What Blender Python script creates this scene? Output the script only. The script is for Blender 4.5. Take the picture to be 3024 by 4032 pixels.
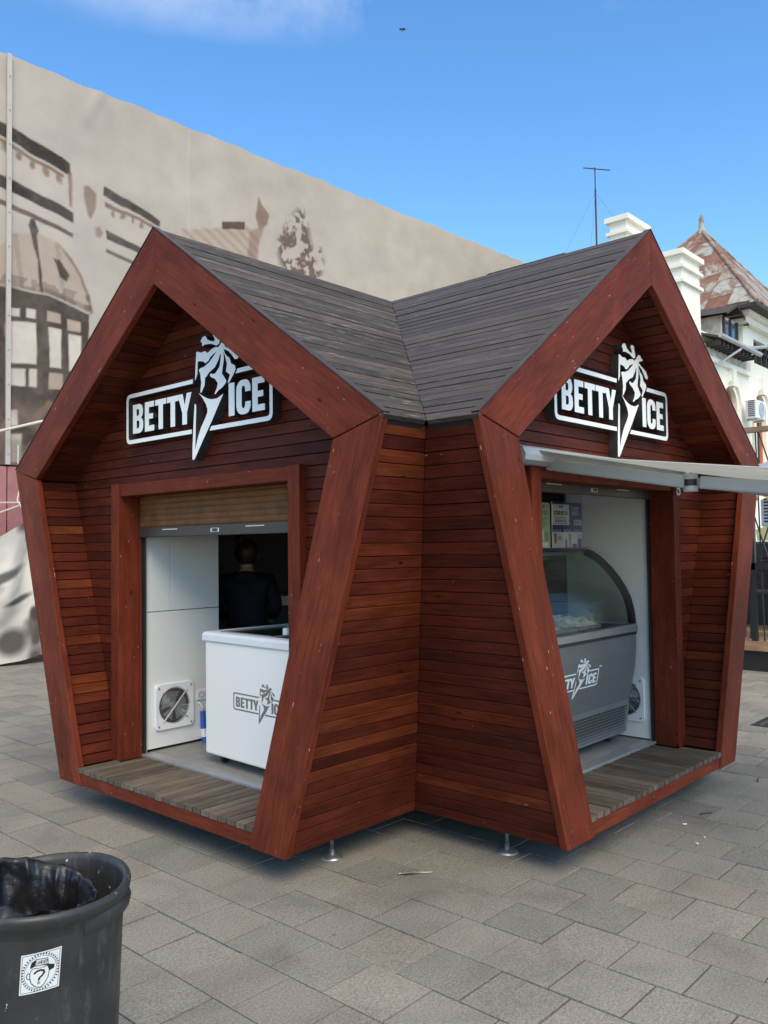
import bpy, bmesh, math, random
import numpy as np
from mathutils import Vector, Matrix, Euler
from mathutils import noise as mnoise

for o in list(bpy.data.objects):
    bpy.data.objects.remove(o, do_unlink=True)
S = bpy.context.scene
COL = S.collection
R = math.radians
rnd = random.Random(7)

# ------------------------------------------------------------------ camera
cam_d = bpy.data.cameras.new('camera')
cam_d.sensor_fit = 'VERTICAL'
cam_d.sensor_height = 36.0
cam_d.sensor_width = 27.0
cam_d.lens = 29.607
cam_d.clip_start = 0.05
cam_d.clip_end = 2000.0
cam = bpy.data.objects.new('camera', cam_d)
COL.objects.link(cam)
CAM = Vector((-5.065, -4.4869, 1.7379))
cr_, cu_, cf_ = Vector((0.67261, -0.73987, -0.01345)), Vector((-0.0214, -0.03762, 0.99906)), Vector((0.73968, 0.6717, 0.04114))
cam.matrix_world = Matrix(((cr_.x, cu_.x, -cf_.x, CAM.x), (cr_.y, cu_.y, -cf_.y, CAM.y), (cr_.z, cu_.z, -cf_.z, CAM.z), (0, 0, 0, 1)))
S.camera = cam

# ------------------------------------------------------------------ world, sun, exposure
SUN_EL, SUN_AZ = R(46), R(-122)          # elevation, direction angle in the XY plane
w = bpy.data.worlds.new('World')
S.world = w
w.use_nodes = True
nt = w.node_tree
nt.nodes.clear()
wo = nt.nodes.new('ShaderNodeOutputWorld')
bg = nt.nodes.new('ShaderNodeBackground')
sky = nt.nodes.new('ShaderNodeTexSky')
sky.sky_type = 'NISHITA'
sky.sun_disc = False
sky.sun_elevation = SUN_EL
sky.sun_rotation = math.pi / 2 - SUN_AZ
sky.air_density = 1.0
sky.dust_density = 0.25
sky.ozone_density = 1.6
bg.inputs['Strength'].default_value = 0.142
tc = nt.nodes.new('ShaderNodeTexCoord')
sep = nt.nodes.new('ShaderNodeSeparateXYZ')
nt.links.new(tc.outputs['Generated'], sep.inputs[0])
def wmath(op, a, b=None, clamp=False):
    n = nt.nodes.new('ShaderNodeMath'); n.operation = op; n.use_clamp = clamp
    for i, v in enumerate((a, b)):
        if v is None: continue
        if isinstance(v, (int, float)): n.inputs[i].default_value = v
        else: nt.links.new(v, n.inputs[i])
    return n.outputs[0]
zc = wmath('MAXIMUM', sep.outputs['Z'], 0.03)
comb = nt.nodes.new('ShaderNodeCombineXYZ')
nt.links.new(wmath('DIVIDE', sep.outputs['X'], zc), comb.inputs[0])
nt.links.new(wmath('DIVIDE', sep.outputs['Y'], zc), comb.inputs[1])
cmap = nt.nodes.new('ShaderNodeMapping')
cmap.inputs['Location'].default_value = (3.72, 2.55, 0.0)
cmap.inputs['Rotation'].default_value = (0, 0, R(20))
cmap.inputs['Scale'].default_value = (1.0, 1.25, 1.0)
nt.links.new(comb.outputs[0], cmap.inputs[0])
cn = nt.nodes.new('ShaderNodeTexNoise')
cn.inputs['Scale'].default_value = 0.9
cn.inputs['Detail'].default_value = 9.0
cn.inputs['Roughness'].default_value = 0.62
cn.inputs['Distortion'].default_value = 0.5
nt.links.new(cmap.outputs[0], cn.inputs['Vector'])
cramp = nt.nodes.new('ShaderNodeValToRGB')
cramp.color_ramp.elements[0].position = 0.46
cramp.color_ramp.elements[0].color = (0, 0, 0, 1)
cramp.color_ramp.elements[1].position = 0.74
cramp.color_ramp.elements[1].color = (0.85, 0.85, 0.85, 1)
nt.links.new(wmath('ADD', cn.outputs['Fac'], wmath('MULTIPLY', wmath('SUBTRACT', sep.outputs['Z'], 0.56), 0.45)), cramp.inputs[0])   # cloud thickened overhead, out of view, as added neutral fill light
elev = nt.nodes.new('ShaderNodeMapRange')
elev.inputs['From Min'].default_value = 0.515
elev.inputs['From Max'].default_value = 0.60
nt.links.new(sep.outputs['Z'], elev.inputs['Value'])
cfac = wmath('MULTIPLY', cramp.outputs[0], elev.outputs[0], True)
hs = nt.nodes.new('ShaderNodeHueSaturation')
hs.inputs['Saturation'].default_value = 1.26
nt.links.new(sky.outputs[0], hs.inputs['Color'])
cmix = nt.nodes.new('ShaderNodeMixRGB')
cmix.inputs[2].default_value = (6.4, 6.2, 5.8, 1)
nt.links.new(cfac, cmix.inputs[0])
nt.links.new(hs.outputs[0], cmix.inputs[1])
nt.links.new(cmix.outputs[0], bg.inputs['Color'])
nt.links.new(bg.outputs[0], wo.inputs['Surface'])

sun_d = bpy.data.lights.new('sun', 'SUN')
sun_d.energy = 1.5
sun_d.angle = R(40)
sun_d.color = (1.0, 0.83, 0.58)
sun = bpy.data.objects.new('sun', sun_d)
COL.objects.link(sun)
sdir = Vector((math.cos(SUN_EL) * math.cos(SUN_AZ), math.cos(SUN_EL) * math.sin(SUN_AZ), math.sin(SUN_EL)))
sun.rotation_euler = sdir.to_track_quat('Z', 'Y').to_euler()

S.view_settings.view_transform = 'Standard'
S.view_settings.look = 'None'
S.view_settings.gamma = 1.0
S.view_settings.use_curve_mapping = False
S.view_settings.exposure = 0.95
S.render.engine = 'CYCLES'
S.cycles.use_denoising = True
S.cycles.max_bounces = 8
S.cycles.diffuse_bounces = 5
S.cycles.transparent_max_bounces = 12
S.cycles.sample_clamp_indirect = 6.0

# ------------------------------------------------------------------ material helpers
def new_mat(name):
    m = bpy.data.materials.new(name); m.use_nodes = True
    t = m.node_tree; t.nodes.clear()
    out = t.nodes.new('ShaderNodeOutputMaterial'); p = t.nodes.new('ShaderNodeBsdfPrincipled')
    t.links.new(p.outputs[0], out.inputs[0])
    return m, t, p
def N(t, kind, **kw):
    n = t.nodes.new(kind)
    for k, v in kw.items(): setattr(n, k, v)
    return n
def ramp(t, stops, src=None, interp='LINEAR'):
    n = t.nodes.new('ShaderNodeValToRGB'); cr = n.color_ramp; cr.interpolation = interp
    while len(cr.elements) < len(stops): cr.elements.new(0.5)
    for e, (pos, c) in zip(cr.elements, stops):
        e.position = pos
        e.color = (c, c, c, 1) if isinstance(c, (int, float)) else (*c, 1)
    if src is not None: t.links.new(src, n.inputs[0])
    return n.outputs[0]
def mix(t, a, b, fac, mode='MIX'):
    n = t.nodes.new('ShaderNodeMixRGB'); n.blend_type = mode
    for i, v in ((0, fac), (1, a), (2, b)):
        if isinstance(v, (int, float)): n.inputs[i].default_value = v if i == 0 else (v, v, v, 1)
        elif isinstance(v, tuple): n.inputs[i].default_value = (*v, 1)
        else: t.links.new(v, n.inputs[i])
    return n.outputs[0]
def math_(t, op, a, b):
    n = t.nodes.new('ShaderNodeMath'); n.operation = op
    for i, v in enumerate((a, b)):
        if isinstance(v, (int, float)): n.inputs[i].default_value = v
        else: t.links.new(v, n.inputs[i])
    return n.outputs[0]
def noise(t, vec, scale, detail=4.0, rough=0.5, dist=0.0):
    n = t.nodes.new('ShaderNodeTexNoise')
    n.inputs['Scale'].default_value = scale; n.inputs['Detail'].default_value = detail
    n.inputs['Roughness'].default_value = rough; n.inputs['Distortion'].default_value = dist
    if vec is not None: t.links.new(vec, n.inputs['Vector'])
    return n.outputs['Fac']
def mapped(t, src, scale, loc=None):
    m = t.nodes.new('ShaderNodeMapping'); m.inputs['Scale'].default_value = scale
    t.links.new(src, m.inputs['Vector'])
    if loc is not None: t.links.new(loc, m.inputs['Location'])
    return m.outputs[0]
def bump(t, p, h, strength=0.2, dist=0.01):
    b = t.nodes.new('ShaderNodeBump'); b.inputs['Strength'].default_value = strength; b.inputs['Distance'].default_value = dist
    t.links.new(h, b.inputs['Height']); t.links.new(b.outputs[0], p.inputs['Normal'])
def rand_loc(t, k=31.0):
    oi = t.nodes.new('ShaderNodeObjectInfo')
    c = t.nodes.new('ShaderNodeCombineXYZ')
    for i, f in enumerate((k, k * 0.37, k * 1.9)):
        t.links.new(math_(t, 'MULTIPLY', oi.outputs['Random'], f), c.inputs[i])
    return oi.outputs['Random'], c.outputs[0]

def wood(name, cols, rough=0.5, grain=0.55, knots=True, flecks=0.0, blotch=0.35, streak=None, spec=0.35, tone=False):
    """stained or weathered timber; UV runs along the grain in metres; cols = per-piece tints"""
    m, t, p = new_mat(name)
    uv = N(t, 'ShaderNodeTexCoord').outputs['UV']
    rv, loc = rand_loc(t)
    if tone:
        sepc = N(t, 'ShaderNodeSeparateColor'); oi2 = N(t, 'ShaderNodeObjectInfo'); t.links.new(oi2.outputs['Color'], sepc.inputs[0])
        base = ramp(t, tone, sepc.outputs[0])
    else: base = ramp(t, [(i / max(1, len(cols) - 1), c) for i, c in enumerate(cols)], rv)
    g1 = noise(t, mapped(t, uv, (1.6, 34, 1), loc), 3.0, 6, 0.62, 0.7)
    g2 = noise(t, mapped(t, uv, (5.0, 190, 1), loc), 2.0, 3, 0.6)
    gcol = ramp(t, [(0.28, 1.0 - grain), (0.5, 0.92), (0.75, 1.18)], g1)
    c = mix(t, base, gcol, 1.0, 'MULTIPLY')
    c = mix(t, c, ramp(t, [(0.3, 0.78), (0.7, 1.12)], g2), 0.6, 'MULTIPLY')
    bl = noise(t, mapped(t, uv, (1.3, 3.2, 1), loc), 1.7, 4, 0.6, 0.5)
    c = mix(t, c, ramp(t, [(0.3, 1 - blotch), (0.55, 1.0), (0.75, 1 + blotch)], bl), 1.0, 'MULTIPLY')
    if knots:
        v = N(t, 'ShaderNodeTexVoronoi'); v.inputs['Scale'].default_value = 1.0
        t.links.new(mapped(t, uv, (3.2, 7.5, 1), loc), v.inputs['Vector'])
        c = mix(t, mix(t, c, 0.25, 1.0, 'MULTIPLY'), c, ramp(t, [(0.03, 0.0), (0.09, 1.0)], v.outputs['Distance']))
    if streak:
        s = noise(t, mapped(t, uv, (2.6, 42, 1), loc), 2.2, 7, 0.7, 0.4)
        s2 = noise(t, mapped(t, uv, (0.9, 1.6, 1), loc), 1.3, 2)
        f = math_(t, 'MULTIPLY', ramp(t, [(0.55, 0.0), (0.68, 1.0)], s), ramp(t, [(0.42, 0.0), (0.6, 1.0)], s2))
        c = mix(t, c, streak[0], math_(t, 'MULTIPLY', f, streak[1]))
    if flecks:
        f1 = noise(t, mapped(t, uv, (17, 85, 1), loc), 1.0, 2, 0.5)
        c = mix(t, c, (0.55, 0.40, 0.34), ramp(t, [(0.80 - 0.05 * flecks, 0.0), (0.83 - 0.05 * flecks, 0.8)], f1))
    t.links.new(c, p.inputs['Base Color'])
    p.inputs['Roughness'].default_value = rough
    p.inputs['Specular IOR Level'].default_value = spec
    h = math_(t, 'ADD', g1, math_(t, 'MULTIPLY', g2, 0.7))
    bump(t, p, h, 0.22, 0.004)
    return m

def plain(name, col, rough=0.5, metal=0.0, spec=0.5, var=0.12, scale=6.0, bmp=0.0, coat=0.0, rv=0.05):
    m, t, p = new_mat(name)
    oc = N(t, 'ShaderNodeTexCoord').outputs['Object']
    n1 = noise(t, oc, scale, 5, 0.6, 0.3)
    c = mix(t, col, ramp(t, [(0.3, 1 - var), (0.7, 1 + var)], n1), 1.0, 'MULTIPLY')
    t.links.new(c, p.inputs['Base Color'])
    n2 = noise(t, oc, scale * 5, 3)
    rr = ramp(t, [(0.3, max(0.03, rough - rv)), (0.7, min(1, rough + rv))], n2)
    t.links.new(rr, p.inputs['Roughness'])
    p.inputs['Metallic'].default_value = metal
    p.inputs['Specular IOR Level'].default_value = spec
    if coat: p.inputs['Coat Weight'].default_value = coat
    if bmp: bump(t, p, noise(t, oc, scale * 12, 4), bmp, 0.003)
    return m

def attr_mat(name, rough=0.75, spec=0.25, trans=0.0, bmp=0.0):
    m, t, p = new_mat(name)
    a = N(t, 'ShaderNodeVertexColor'); a.layer_name = 'print'
    oc = N(t, 'ShaderNodeTexCoord').outputs['Object']
    c = mix(t, a.outputs[0], ramp(t, [(0.3, 0.93), (0.7, 1.06)], noise(t, oc, 2.0, 6, 0.65)), 1.0, 'MULTIPLY')
    t.links.new(c, p.inputs['Base Color'])
    p.inputs['Roughness'].default_value = rough
    p.inputs['Specular IOR Level'].default_value = spec
    if bmp: bump(t, p, noise(t, oc, 1.1, 5, 0.55, 0.6), bmp, 0.05)
    return m

def glass(name, tint=(0.92, 0.95, 0.94), refl=1.0, wavy=0.0):
    m = bpy.data.materials.new(name); m.use_nodes = True
    t = m.node_tree; t.nodes.clear()
    out = N(t, 'ShaderNodeOutputMaterial'); tr = N(t, 'ShaderNodeBsdfTransparent'); gl = N(t, 'ShaderNodeBsdfGlossy')
    tr.inputs[0].default_value = (*tint, 1); gl.inputs['Roughness'].default_value = 0.03
    fr = N(t, 'ShaderNodeFresnel'); fr.inputs[0].default_value = 1.5
    ms = N(t, 'ShaderNodeMixShader')
    b = N(t, 'ShaderNodeBump'); b.inputs['Strength'].default_value = wavy; b.inputs['Distance'].default_value = 0.02
    t.links.new(noise(t, mapped(t, N(t, 'ShaderNodeTexCoord').outputs['Object'], (6, 6, 40)), 1.0, 4, 0.6, 0.6), b.inputs['Height']); t.links.new(b.outputs[0], gl.inputs['Normal'])
    t.links.new(math_(t, 'MULTIPLY', fr.outputs[0], refl), ms.inputs[0])
    t.links.new(tr.outputs[0], ms.inputs[1]); t.links.new(gl.outputs[0], ms.inputs[2]); t.links.new(ms.outputs[0], out.inputs[0])
    return m

# red stained larch and friends
M = {}
M['plank'] = wood('stained_plank', None, rough=0.55, grain=0.55, flecks=0.7, blotch=0.42, spec=0.13,
    tone=[(0.0, (0.058, 0.0115, 0.0075)), (0.3, (0.090, 0.0165, 0.0085)), (0.5, (0.122, 0.023, 0.010)), (0.7, (0.160, 0.036, 0.012)), (0.85, (0.205, 0.055, 0.015)), (1.0, (0.235, 0.070, 0.019))])
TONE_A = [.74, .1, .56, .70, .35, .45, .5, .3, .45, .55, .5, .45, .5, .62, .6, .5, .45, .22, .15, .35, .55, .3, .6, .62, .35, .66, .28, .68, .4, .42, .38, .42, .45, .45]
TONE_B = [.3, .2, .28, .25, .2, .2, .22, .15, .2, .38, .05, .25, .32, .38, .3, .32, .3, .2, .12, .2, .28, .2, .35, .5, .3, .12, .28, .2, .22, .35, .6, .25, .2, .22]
trn = random.Random(11)
def rtone(mu=.36, sd=.11): return min(1, max(0, trn.gauss(mu, sd) + (.22 if trn.random() < .05 else 0)))
def settone(o, v): o.color = (v, v, v, 1); return o
M['beam'] = wood('stained_beam', [(0.152, 0.029, 0.0135), (0.172, 0.034, 0.0155), (0.162, 0.031, 0.0145)], rough=0.6, grain=0.46, flecks=1.3, blotch=0.36, spec=0.12)
M['roof'] = wood('weathered_roof_board', [(0.082, 0.064, 0.052), (0.056, 0.045, 0.038), (0.105, 0.083, 0.068), (0.066, 0.052, 0.044), (0.092, 0.070, 0.056)], rough=0.68, grain=0.6, knots=False, blotch=0.3, streak=((0.42, 0.38, 0.33), 1.0), spec=0.2)
M['roof_b'] = wood('stained_roof_board', [(0.060, 0.044, 0.040), (0.049, 0.036, 0.034), (0.073, 0.054, 0.048), (0.055, 0.041, 0.038)], rough=0.55, grain=0.45, knots=False, blotch=0.22, streak=((0.32, 0.28, 0.25), 0.6), spec=0.28)
M['deck'] = wood('weathered_deck_board', [(0.135, 0.108, 0.082), (0.098, 0.080, 0.062), (0.175, 0.145, 0.115), (0.115, 0.090, 0.070)], rough=0.75, grain=0.45, knots=False, blotch=0.3, streak=((0.30, 0.27, 0.22), 0.4), spec=0.15)
M['shutter'] = plain('shutter_woodgrain_foil', (0.165, 0.068, 0.024), 0.5, var=0.25, scale=9, spec=0.2)
M['dark'] = plain('dark_backing', (0.018, 0.014, 0.013), 0.85, var=0.2)
M['brownbar'] = plain('dark_brown_metal', (0.045, 0.034, 0.028), 0.45, var=0.1)
M['white_panel'] = plain('white_laminate', (0.72, 0.74, 0.72), 0.45, var=0.03, scale=3)
M['white_gloss'] = plain('white_enamel', (0.86, 0.84, 0.78), 0.32, var=0.012, scale=1.2, rv=0.01, spec=0.4)
M['white_plastic'] = plain('white_plastic', (0.76, 0.78, 0.79), 0.35, var=0.03)
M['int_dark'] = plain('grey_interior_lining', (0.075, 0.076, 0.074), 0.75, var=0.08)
M['floor_grey'] = plain('grey_vinyl_floor', (0.27, 0.265, 0.245), 0.6, var=0.14, scale=9, bmp=0.05)
M['steel'] = plain('galvanised_steel', (0.52, 0.53, 0.54), 0.38, metal=0.85, var=0.1, scale=18)
M['alu'] = plain('brushed_aluminium', (0.42, 0.43, 0.43), 0.42, metal=0.6, var=0.06)
M['sign_white'] = plain('sign_white_acrylic', (0.88, 0.87, 0.83), 0.35, var=0.02)
M['sign_side'] = plain('sign_dark_return', (0.040, 0.040, 0.040), 0.5, var=0.15)
M['black'] = plain('black_plastic', (0.018, 0.018, 0.020), 0.42, var=0.15)
M['case_grey'] = plain('dark_grey_coated_steel', (0.155, 0.160, 0.158), 0.42, metal=0.15, var=0.04)
M['case_lip'] = plain('case_aluminium_lip', (0.36, 0.38, 0.38), 0.34, metal=0.7, var=0.05)
M['logo_grey'] = plain('logo_grey_print', (0.17, 0.17, 0.17), 0.5, var=0.03)
M['logo_white'] = plain('logo_white_print', (0.80, 0.82, 0.82), 0.5, var=0.03)
M['blue'] = plain('blue_plastic', (0.02, 0.10, 0.42), 0.4, var=0.1)
M['awn_frame'] = plain('awning_grey_aluminium', (0.40, 0.42, 0.42), 0.42, var=0.04)
def fabric_mat():
    m = bpy.data.materials.new('awning_grey_fabric'); m.use_nodes = True
    t = m.node_tree; t.nodes.clear()
    out = N(t, 'ShaderNodeOutputMaterial'); d = N(t, 'ShaderNodeBsdfDiffuse'); tr = N(t, 'ShaderNodeBsdfTranslucent'); ms = N(t, 'ShaderNodeMixShader')
    oc = N(t, 'ShaderNodeTexCoord').outputs['Object']
    c = mix(t, (0.78, 0.78, 0.74), ramp(t, [(0.3, 0.93), (0.7, 1.05)], noise(t, oc, 4, 5)), 1.0, 'MULTIPLY')
    t.links.new(c, d.inputs[0]); t.links.new(c, tr.inputs[0]); ms.inputs[0].default_value = 0.55
    t.links.new(d.outputs[0], ms.inputs[1]); t.links.new(tr.outputs[0], ms.inputs[2]); t.links.new(ms.outputs[0], out.inputs[0])
    return m
M['awn_fab'] = fabric_mat()
M['cream'] = plain('cream_render', (0.86, 0.84, 0.72), 0.85, var=0.05, scale=1.5, bmp=0.08)
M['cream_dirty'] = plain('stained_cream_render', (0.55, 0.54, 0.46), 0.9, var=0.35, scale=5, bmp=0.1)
M['zinc'] = None
M['darkwood'] = plain('dark_weathered_timber', (0.060, 0.048, 0.042), 0.8, var=0.4, scale=8)
M['pane'] = plain('window_pane', (0.05, 0.075, 0.11), 0.08, var=0.3, scale=1.5, spec=0.8)
M['orangewood'] = plain('orange_window_frame', (0.42, 0.16, 0.07), 0.5, var=0.15)
M['gutter'] = plain('zinc_gutter', (0.45, 0.46, 0.46), 0.5, metal=0.3, var=0.12, scale=6)
M['glass'] = glass('curved_glass', (0.74, 0.79, 0.77), refl=0.8, wavy=0.12)
M['glass2'] = glass('clear_acrylic', (0.98, 0.99, 0.99), 0.3)
M['skin'] = plain('skin', (0.42, 0.24, 0.17), 0.5, var=0.06)
M['hoodie'] = plain('dark_navy_hoodie', (0.012, 0.013, 0.018), 0.9, var=0.25, scale=14, bmp=0.3, spec=0.1)
M['trousers'] = plain('black_trousers', (0.018, 0.018, 0.020), 0.85, var=0.2)
M['hair'] = plain('dark_hair', (0.018, 0.012, 0.010), 0.5, var=0.35, scale=40, bmp=0.4)
M['rope'] = plain('pale_rope', (0.62, 0.58, 0.50), 0.8, var=0.1)
M['pinkwall'] = plain('faded_red_hoarding', (0.40, 0.17, 0.16), 0.7, var=0.18, scale=3)
M['bag'] = plain('black_bin_liner', (0.012, 0.012, 0.014), 0.34, var=0.3, scale=7, bmp=0.5, spec=0.45)
M['feather'] = plain('grey_feather', (0.20, 0.19, 0.16), 0.8, var=0.35, scale=60)
M['twig'] = plain('brown_twig', (0.10, 0.05, 0.03), 0.8, var=0.3, scale=60)
M['paper'] = plain('cigarette_paper', (0.70, 0.66, 0.58), 0.8, var=0.1, scale=60)
M['decking'] = wood('pale_terrace_decking', [(0.36, 0.24, 0.14), (0.40, 0.27, 0.16), (0.33, 0.21, 0.12)], rough=0.65, knots=False)
M['parasol'] = plain('grey_blue_parasol', (0.30, 0.33, 0.42), 0.8, var=0.08)
M['yellow'] = plain('pale_yellow_board', (0.62, 0.55, 0.25), 0.6, var=0.06)
M['bulb'] = plain('amber_bulb', (0.75, 0.40, 0.06), 0.25, var=0.1)
M['bird'] = plain('dark_plumage', (0.015, 0.015, 0.02), 0.7, var=0.1)

def foil_mat():
    m, t, p = new_mat('rippled_foil_lid')
    oc = N(t, 'ShaderNodeTexCoord').outputs['Object']
    p.inputs['Base Color'].default_value = (0.72, 0.76, 0.80, 1)
    p.inputs['Metallic'].default_value = 1.0; p.inputs['Roughness'].default_value = 0.12
    bump(t, p, noise(t, mapped(t, oc, (14, 70, 14)), 1.6, 5, 0.65, 1.0), 1.0, 0.06)
    return m
M['foil'] = foil_mat()

def rust_mat():
    m, t, p = new_mat('rusting_zinc_sheet')
    tcn = N(t, 'ShaderNodeTexCoord')
    oc = tcn.outputs['Object']
    rv, loc = rand_loc(t, 17)
    base = ramp(t, [(0.0, (0.34, 0.33, 0.28)), (0.45, (0.40, 0.40, 0.35)), (0.72, (0.33, 0.28, 0.22)), (0.86, (0.24, 0.125, 0.085)), (1.0, (0.19, 0.080, 0.055))], rv)
    n1 = noise(t, mapped(t, oc, (1.2, 1.2, 1.2), loc), 1.3, 8, 0.68, 0.6)
    c = mix(t, base, (0.20, 0.088, 0.048), ramp(t, [(0.45, 0.0), (0.57, 0.95)], n1))
    n2 = noise(t, mapped(t, oc, (1, 1, 1), loc), 7.0, 6, 0.7)
    c = mix(t, c, ramp(t, [(0.3, 0.72), (0.7, 1.2)], n2), 1.0, 'MULTIPLY')
    t.links.new(c, p.inputs['Base Color']); p.inputs['Roughness'].default_value = 0.7
    bump(t, p, n2, 0.15, 0.01)
    return m
M['zinc'] = rust_mat()

def stone_mat(name, island=False):
    m, t, p = new_mat(name)
    oc = N(t, 'ShaderNodeTexCoord').outputs['Object']
    if island:
        rv = N(t, 'ShaderNodeNewGeometry').outputs['Random Per Island']
    else:
        rv = N(t, 'ShaderNodeObjectInfo').outputs['Random']
    base = ramp(t, [(0.0, (0.236, 0.223, 0.185)), (0.22, (0.258, 0.244, 0.204)), (0.4, (0.210, 0.202, 0.176)), (0.58, (0.268, 0.250, 0.207)), (0.72, (0.193, 0.188, 0.168)), (0.86, (0.263, 0.235, 0.192)), (1.0, (0.244, 0.234, 0.198))], rv)
    sp = noise(t, oc, 210, 3, 0.75)
    c = mix(t, base, ramp(t, [(0.30, 0.42), (0.44, 0.93), (0.58, 1.06), (0.72, 1.6)], sp), 1.0, 'MULTIPLY')
    sp2 = noise(t, oc, 85, 4, 0.7)
    c = mix(t, c, ramp(t, [(0.3, 0.62), (0.5, 1.0), (0.7, 1.32)], sp2), 1.0, 'MULTIPLY')
    st = noise(t, oc, 2.1, 6, 0.6, 0.4)
    c = mix(t, c, ramp(t, [(0.28, 0.76), (0.5, 1.0), (0.75, 1.10)], st), 1.0, 'MULTIPLY')
    wn = noise(t, oc, 6.5, 4, 0.6, 0.3)
    c = mix(t, c, (0.30, 0.20, 0.13), ramp(t, [(0.62, 0.0), (0.80, 0.22)], wn))
    gum = N(t, 'ShaderNodeTexVoronoi'); gum.inputs['Scale'].default_value = 4.3
    t.links.new(oc, gum.inputs['Vector'])
    gd = math_(t, 'ADD', gum.outputs['Distance'], ramp(t, [(0.50, 0.2), (0.62, 0.0)], noise(t, mapped(t, oc, (0.7, 0.7, 0.7)), 3.1, 2)))
    gd = math_(t, 'ADD', gd, math_(t, 'MULTIPLY', math_(t, 'SUBTRACT', noise(t, oc, 40, 2), 0.5), 0.08))
    c = mix(t, (0.07, 0.062, 0.055), c, ramp(t, [(0.04, 0.35), (0.06, 1.0)], gd))
    t.links.new(c, p.inputs['Base Color'])
    t.links.new(ramp(t, [(0.3, 0.62), (0.7, 0.85)], st), p.inputs['Roughness'])
    p.inputs['Specular IOR Level'].default_value = 0.3
    bump(t, p, sp, 0.25, 0.002)
    return m
M['paver'] = stone_mat('granite_paver')
M['paver_far'] = stone_mat('granite_paver_field', True)

def ground_mat(name, sand):
    m, t, p = new_mat(name)
    oc = N(t, 'ShaderNodeTexCoord').outputs['Object']
    b = N(t, 'ShaderNodeTexBrick')
    b.inputs['Color1'].default_value = (0.26, 0.25, 0.225, 1); b.inputs['Color2'].default_value = (0.22, 0.215, 0.20, 1); b.inputs['Mortar'].default_value = (0.06, 0.055, 0.045, 1)
    b.inputs['Scale'].default_value = 1.0; b.inputs['Mortar Size'].default_value = 0.006; b.inputs['Brick Width'].default_value = 0.315; b.inputs['Row Height'].default_value = 0.30
    mp = N(t, 'ShaderNodeMapping'); mp.inputs['Rotation'].default_value = (0, 0, R(90)); t.links.new(oc, mp.inputs[0]); t.links.new(mp.outputs[0], b.inputs['Vector'])
    joint = mix(t, (0.014, 0.012, 0.009), (0.05, 0.044, 0.035), ramp(t, [(0.45, 0.0), (0.62, 1.0)], noise(t, oc, 1.7, 4)))
    c = joint if sand else b.outputs[0]
    c = mix(t, c, ramp(t, [(0.3, 0.8), (0.7, 1.15)], noise(t, oc, 30, 4)), 1.0, 'MULTIPLY')
    t.links.new(c, p.inputs['Base Color']); p.inputs['Roughness'].default_value = 0.9
    return m
M['ground'] = ground_mat('far_paving', False)
M['joint'] = ground_mat('sand_joint', True)

def bin_mat():
    m, t, p = new_mat('scuffed_black_bin_plastic')
    oc = N(t, 'ShaderNodeTexCoord').outputs['Object']
    c = mix(t, (0.024, 0.0245, 0.0245), ramp(t, [(0.3, 0.75), (0.7, 1.5)], noise(t, oc, 5, 6, 0.65)), 1.0, 'MULTIPLY')
    sc = noise(t, mapped(t, oc, (18, 18, 5)), 1.6, 6, 0.7)
    c = mix(t, c, (0.10, 0.10, 0.10), ramp(t, [(0.56, 0.0), (0.70, 0.6)], sc))
    ch = noise(t, mapped(t, oc, (55, 55, 30)), 1.0, 3, 0.6)
    ch2 = noise(t, oc, 4.2, 2)
    c = mix(t, c, (0.62, 0.62, 0.62), math_(t, 'MULTIPLY', ramp(t, [(0.685, 0.0), (0.705, 0.9)], ch), ramp(t, [(0.53, 0.0), (0.6, 1.0)], ch2)))
    t.links.new(c, p.inputs['Base Color'])
    t.links.new(ramp(t, [(0.35, 0.33), (0.7, 0.6)], noise(t, oc, 9, 4)), p.inputs['Roughness'])
    bump(t, p, noise(t, oc, 60, 4), 0.08, 0.003)
    return m
M['bin'] = bin_mat()

# ------------------------------------------------------------------ object helpers
def tag(o, label=None, cat=None, group=None, kind=None):
    for k, v in (('label', label), ('category', cat), ('group', group), ('kind', kind)):
        if v: o[k] = v
    return o
def link(name, data, parent=None, loc=None, rz=0.0):
    o = bpy.data.objects.new(name, data)
    COL.objects.link(o)
    if parent is not None: o.parent = parent
    if loc is not None: o.location = loc
    if rz: o.rotation_euler = (0, 0, rz)
    return o
def empty(name, loc=(0, 0, 0), rz=0.0, label=None, cat=None, group=None):
    o = link(name, None, None, loc, rz); o.empty_display_size = 0.2
    return tag(o, label, cat, group)
def mesh_data(name, V, F, mats, grain=None, smooth=False, midx=None, bevel=0.0, bseg=1):
    me = bpy.data.meshes.new(name)
    me.from_pydata([tuple(v) for v in V], [], F)
    if not isinstance(mats, (list, tuple)): mats = [mats]
    for m in mats: me.materials.append(m)
    if midx is not None:
        for i, k in enumerate(midx): me.polygons[i].material_index = k
    bm = bmesh.new(); bm.from_mesh(me)
    bmesh.ops.recalc_face_normals(bm, faces=bm.faces)
    if bevel:
        bmesh.ops.bevel(bm, geom=list(bm.edges), offset=bevel, segments=bseg, profile=0.5, affect='EDGES', clamp_overlap=True)
    uvl = bm.loops.layers.uv.new('UVMap')
    if grain is not None: L = Vector(grain).normalized()
    for f in bm.faces:
        n = f.normal
        if grain is None:
            a = Vector((1, 0, 0)) if abs(n.x) < 0.8 else Vector((0, 1, 0))
        else: a = L
        W = n.cross(a)
        if W.length < 0.2: W = Vector((0, 0, 1)).cross(a); W = W if W.length > 0.2 else Vector((0, 1, 0))
        W.normalize()
        for lp in f.loops: lp[uvl].uv = (lp.vert.co.dot(a), lp.vert.co.dot(W))
        f.smooth = smooth
    bm.to_mesh(me); bm.free()
    return me
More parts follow.
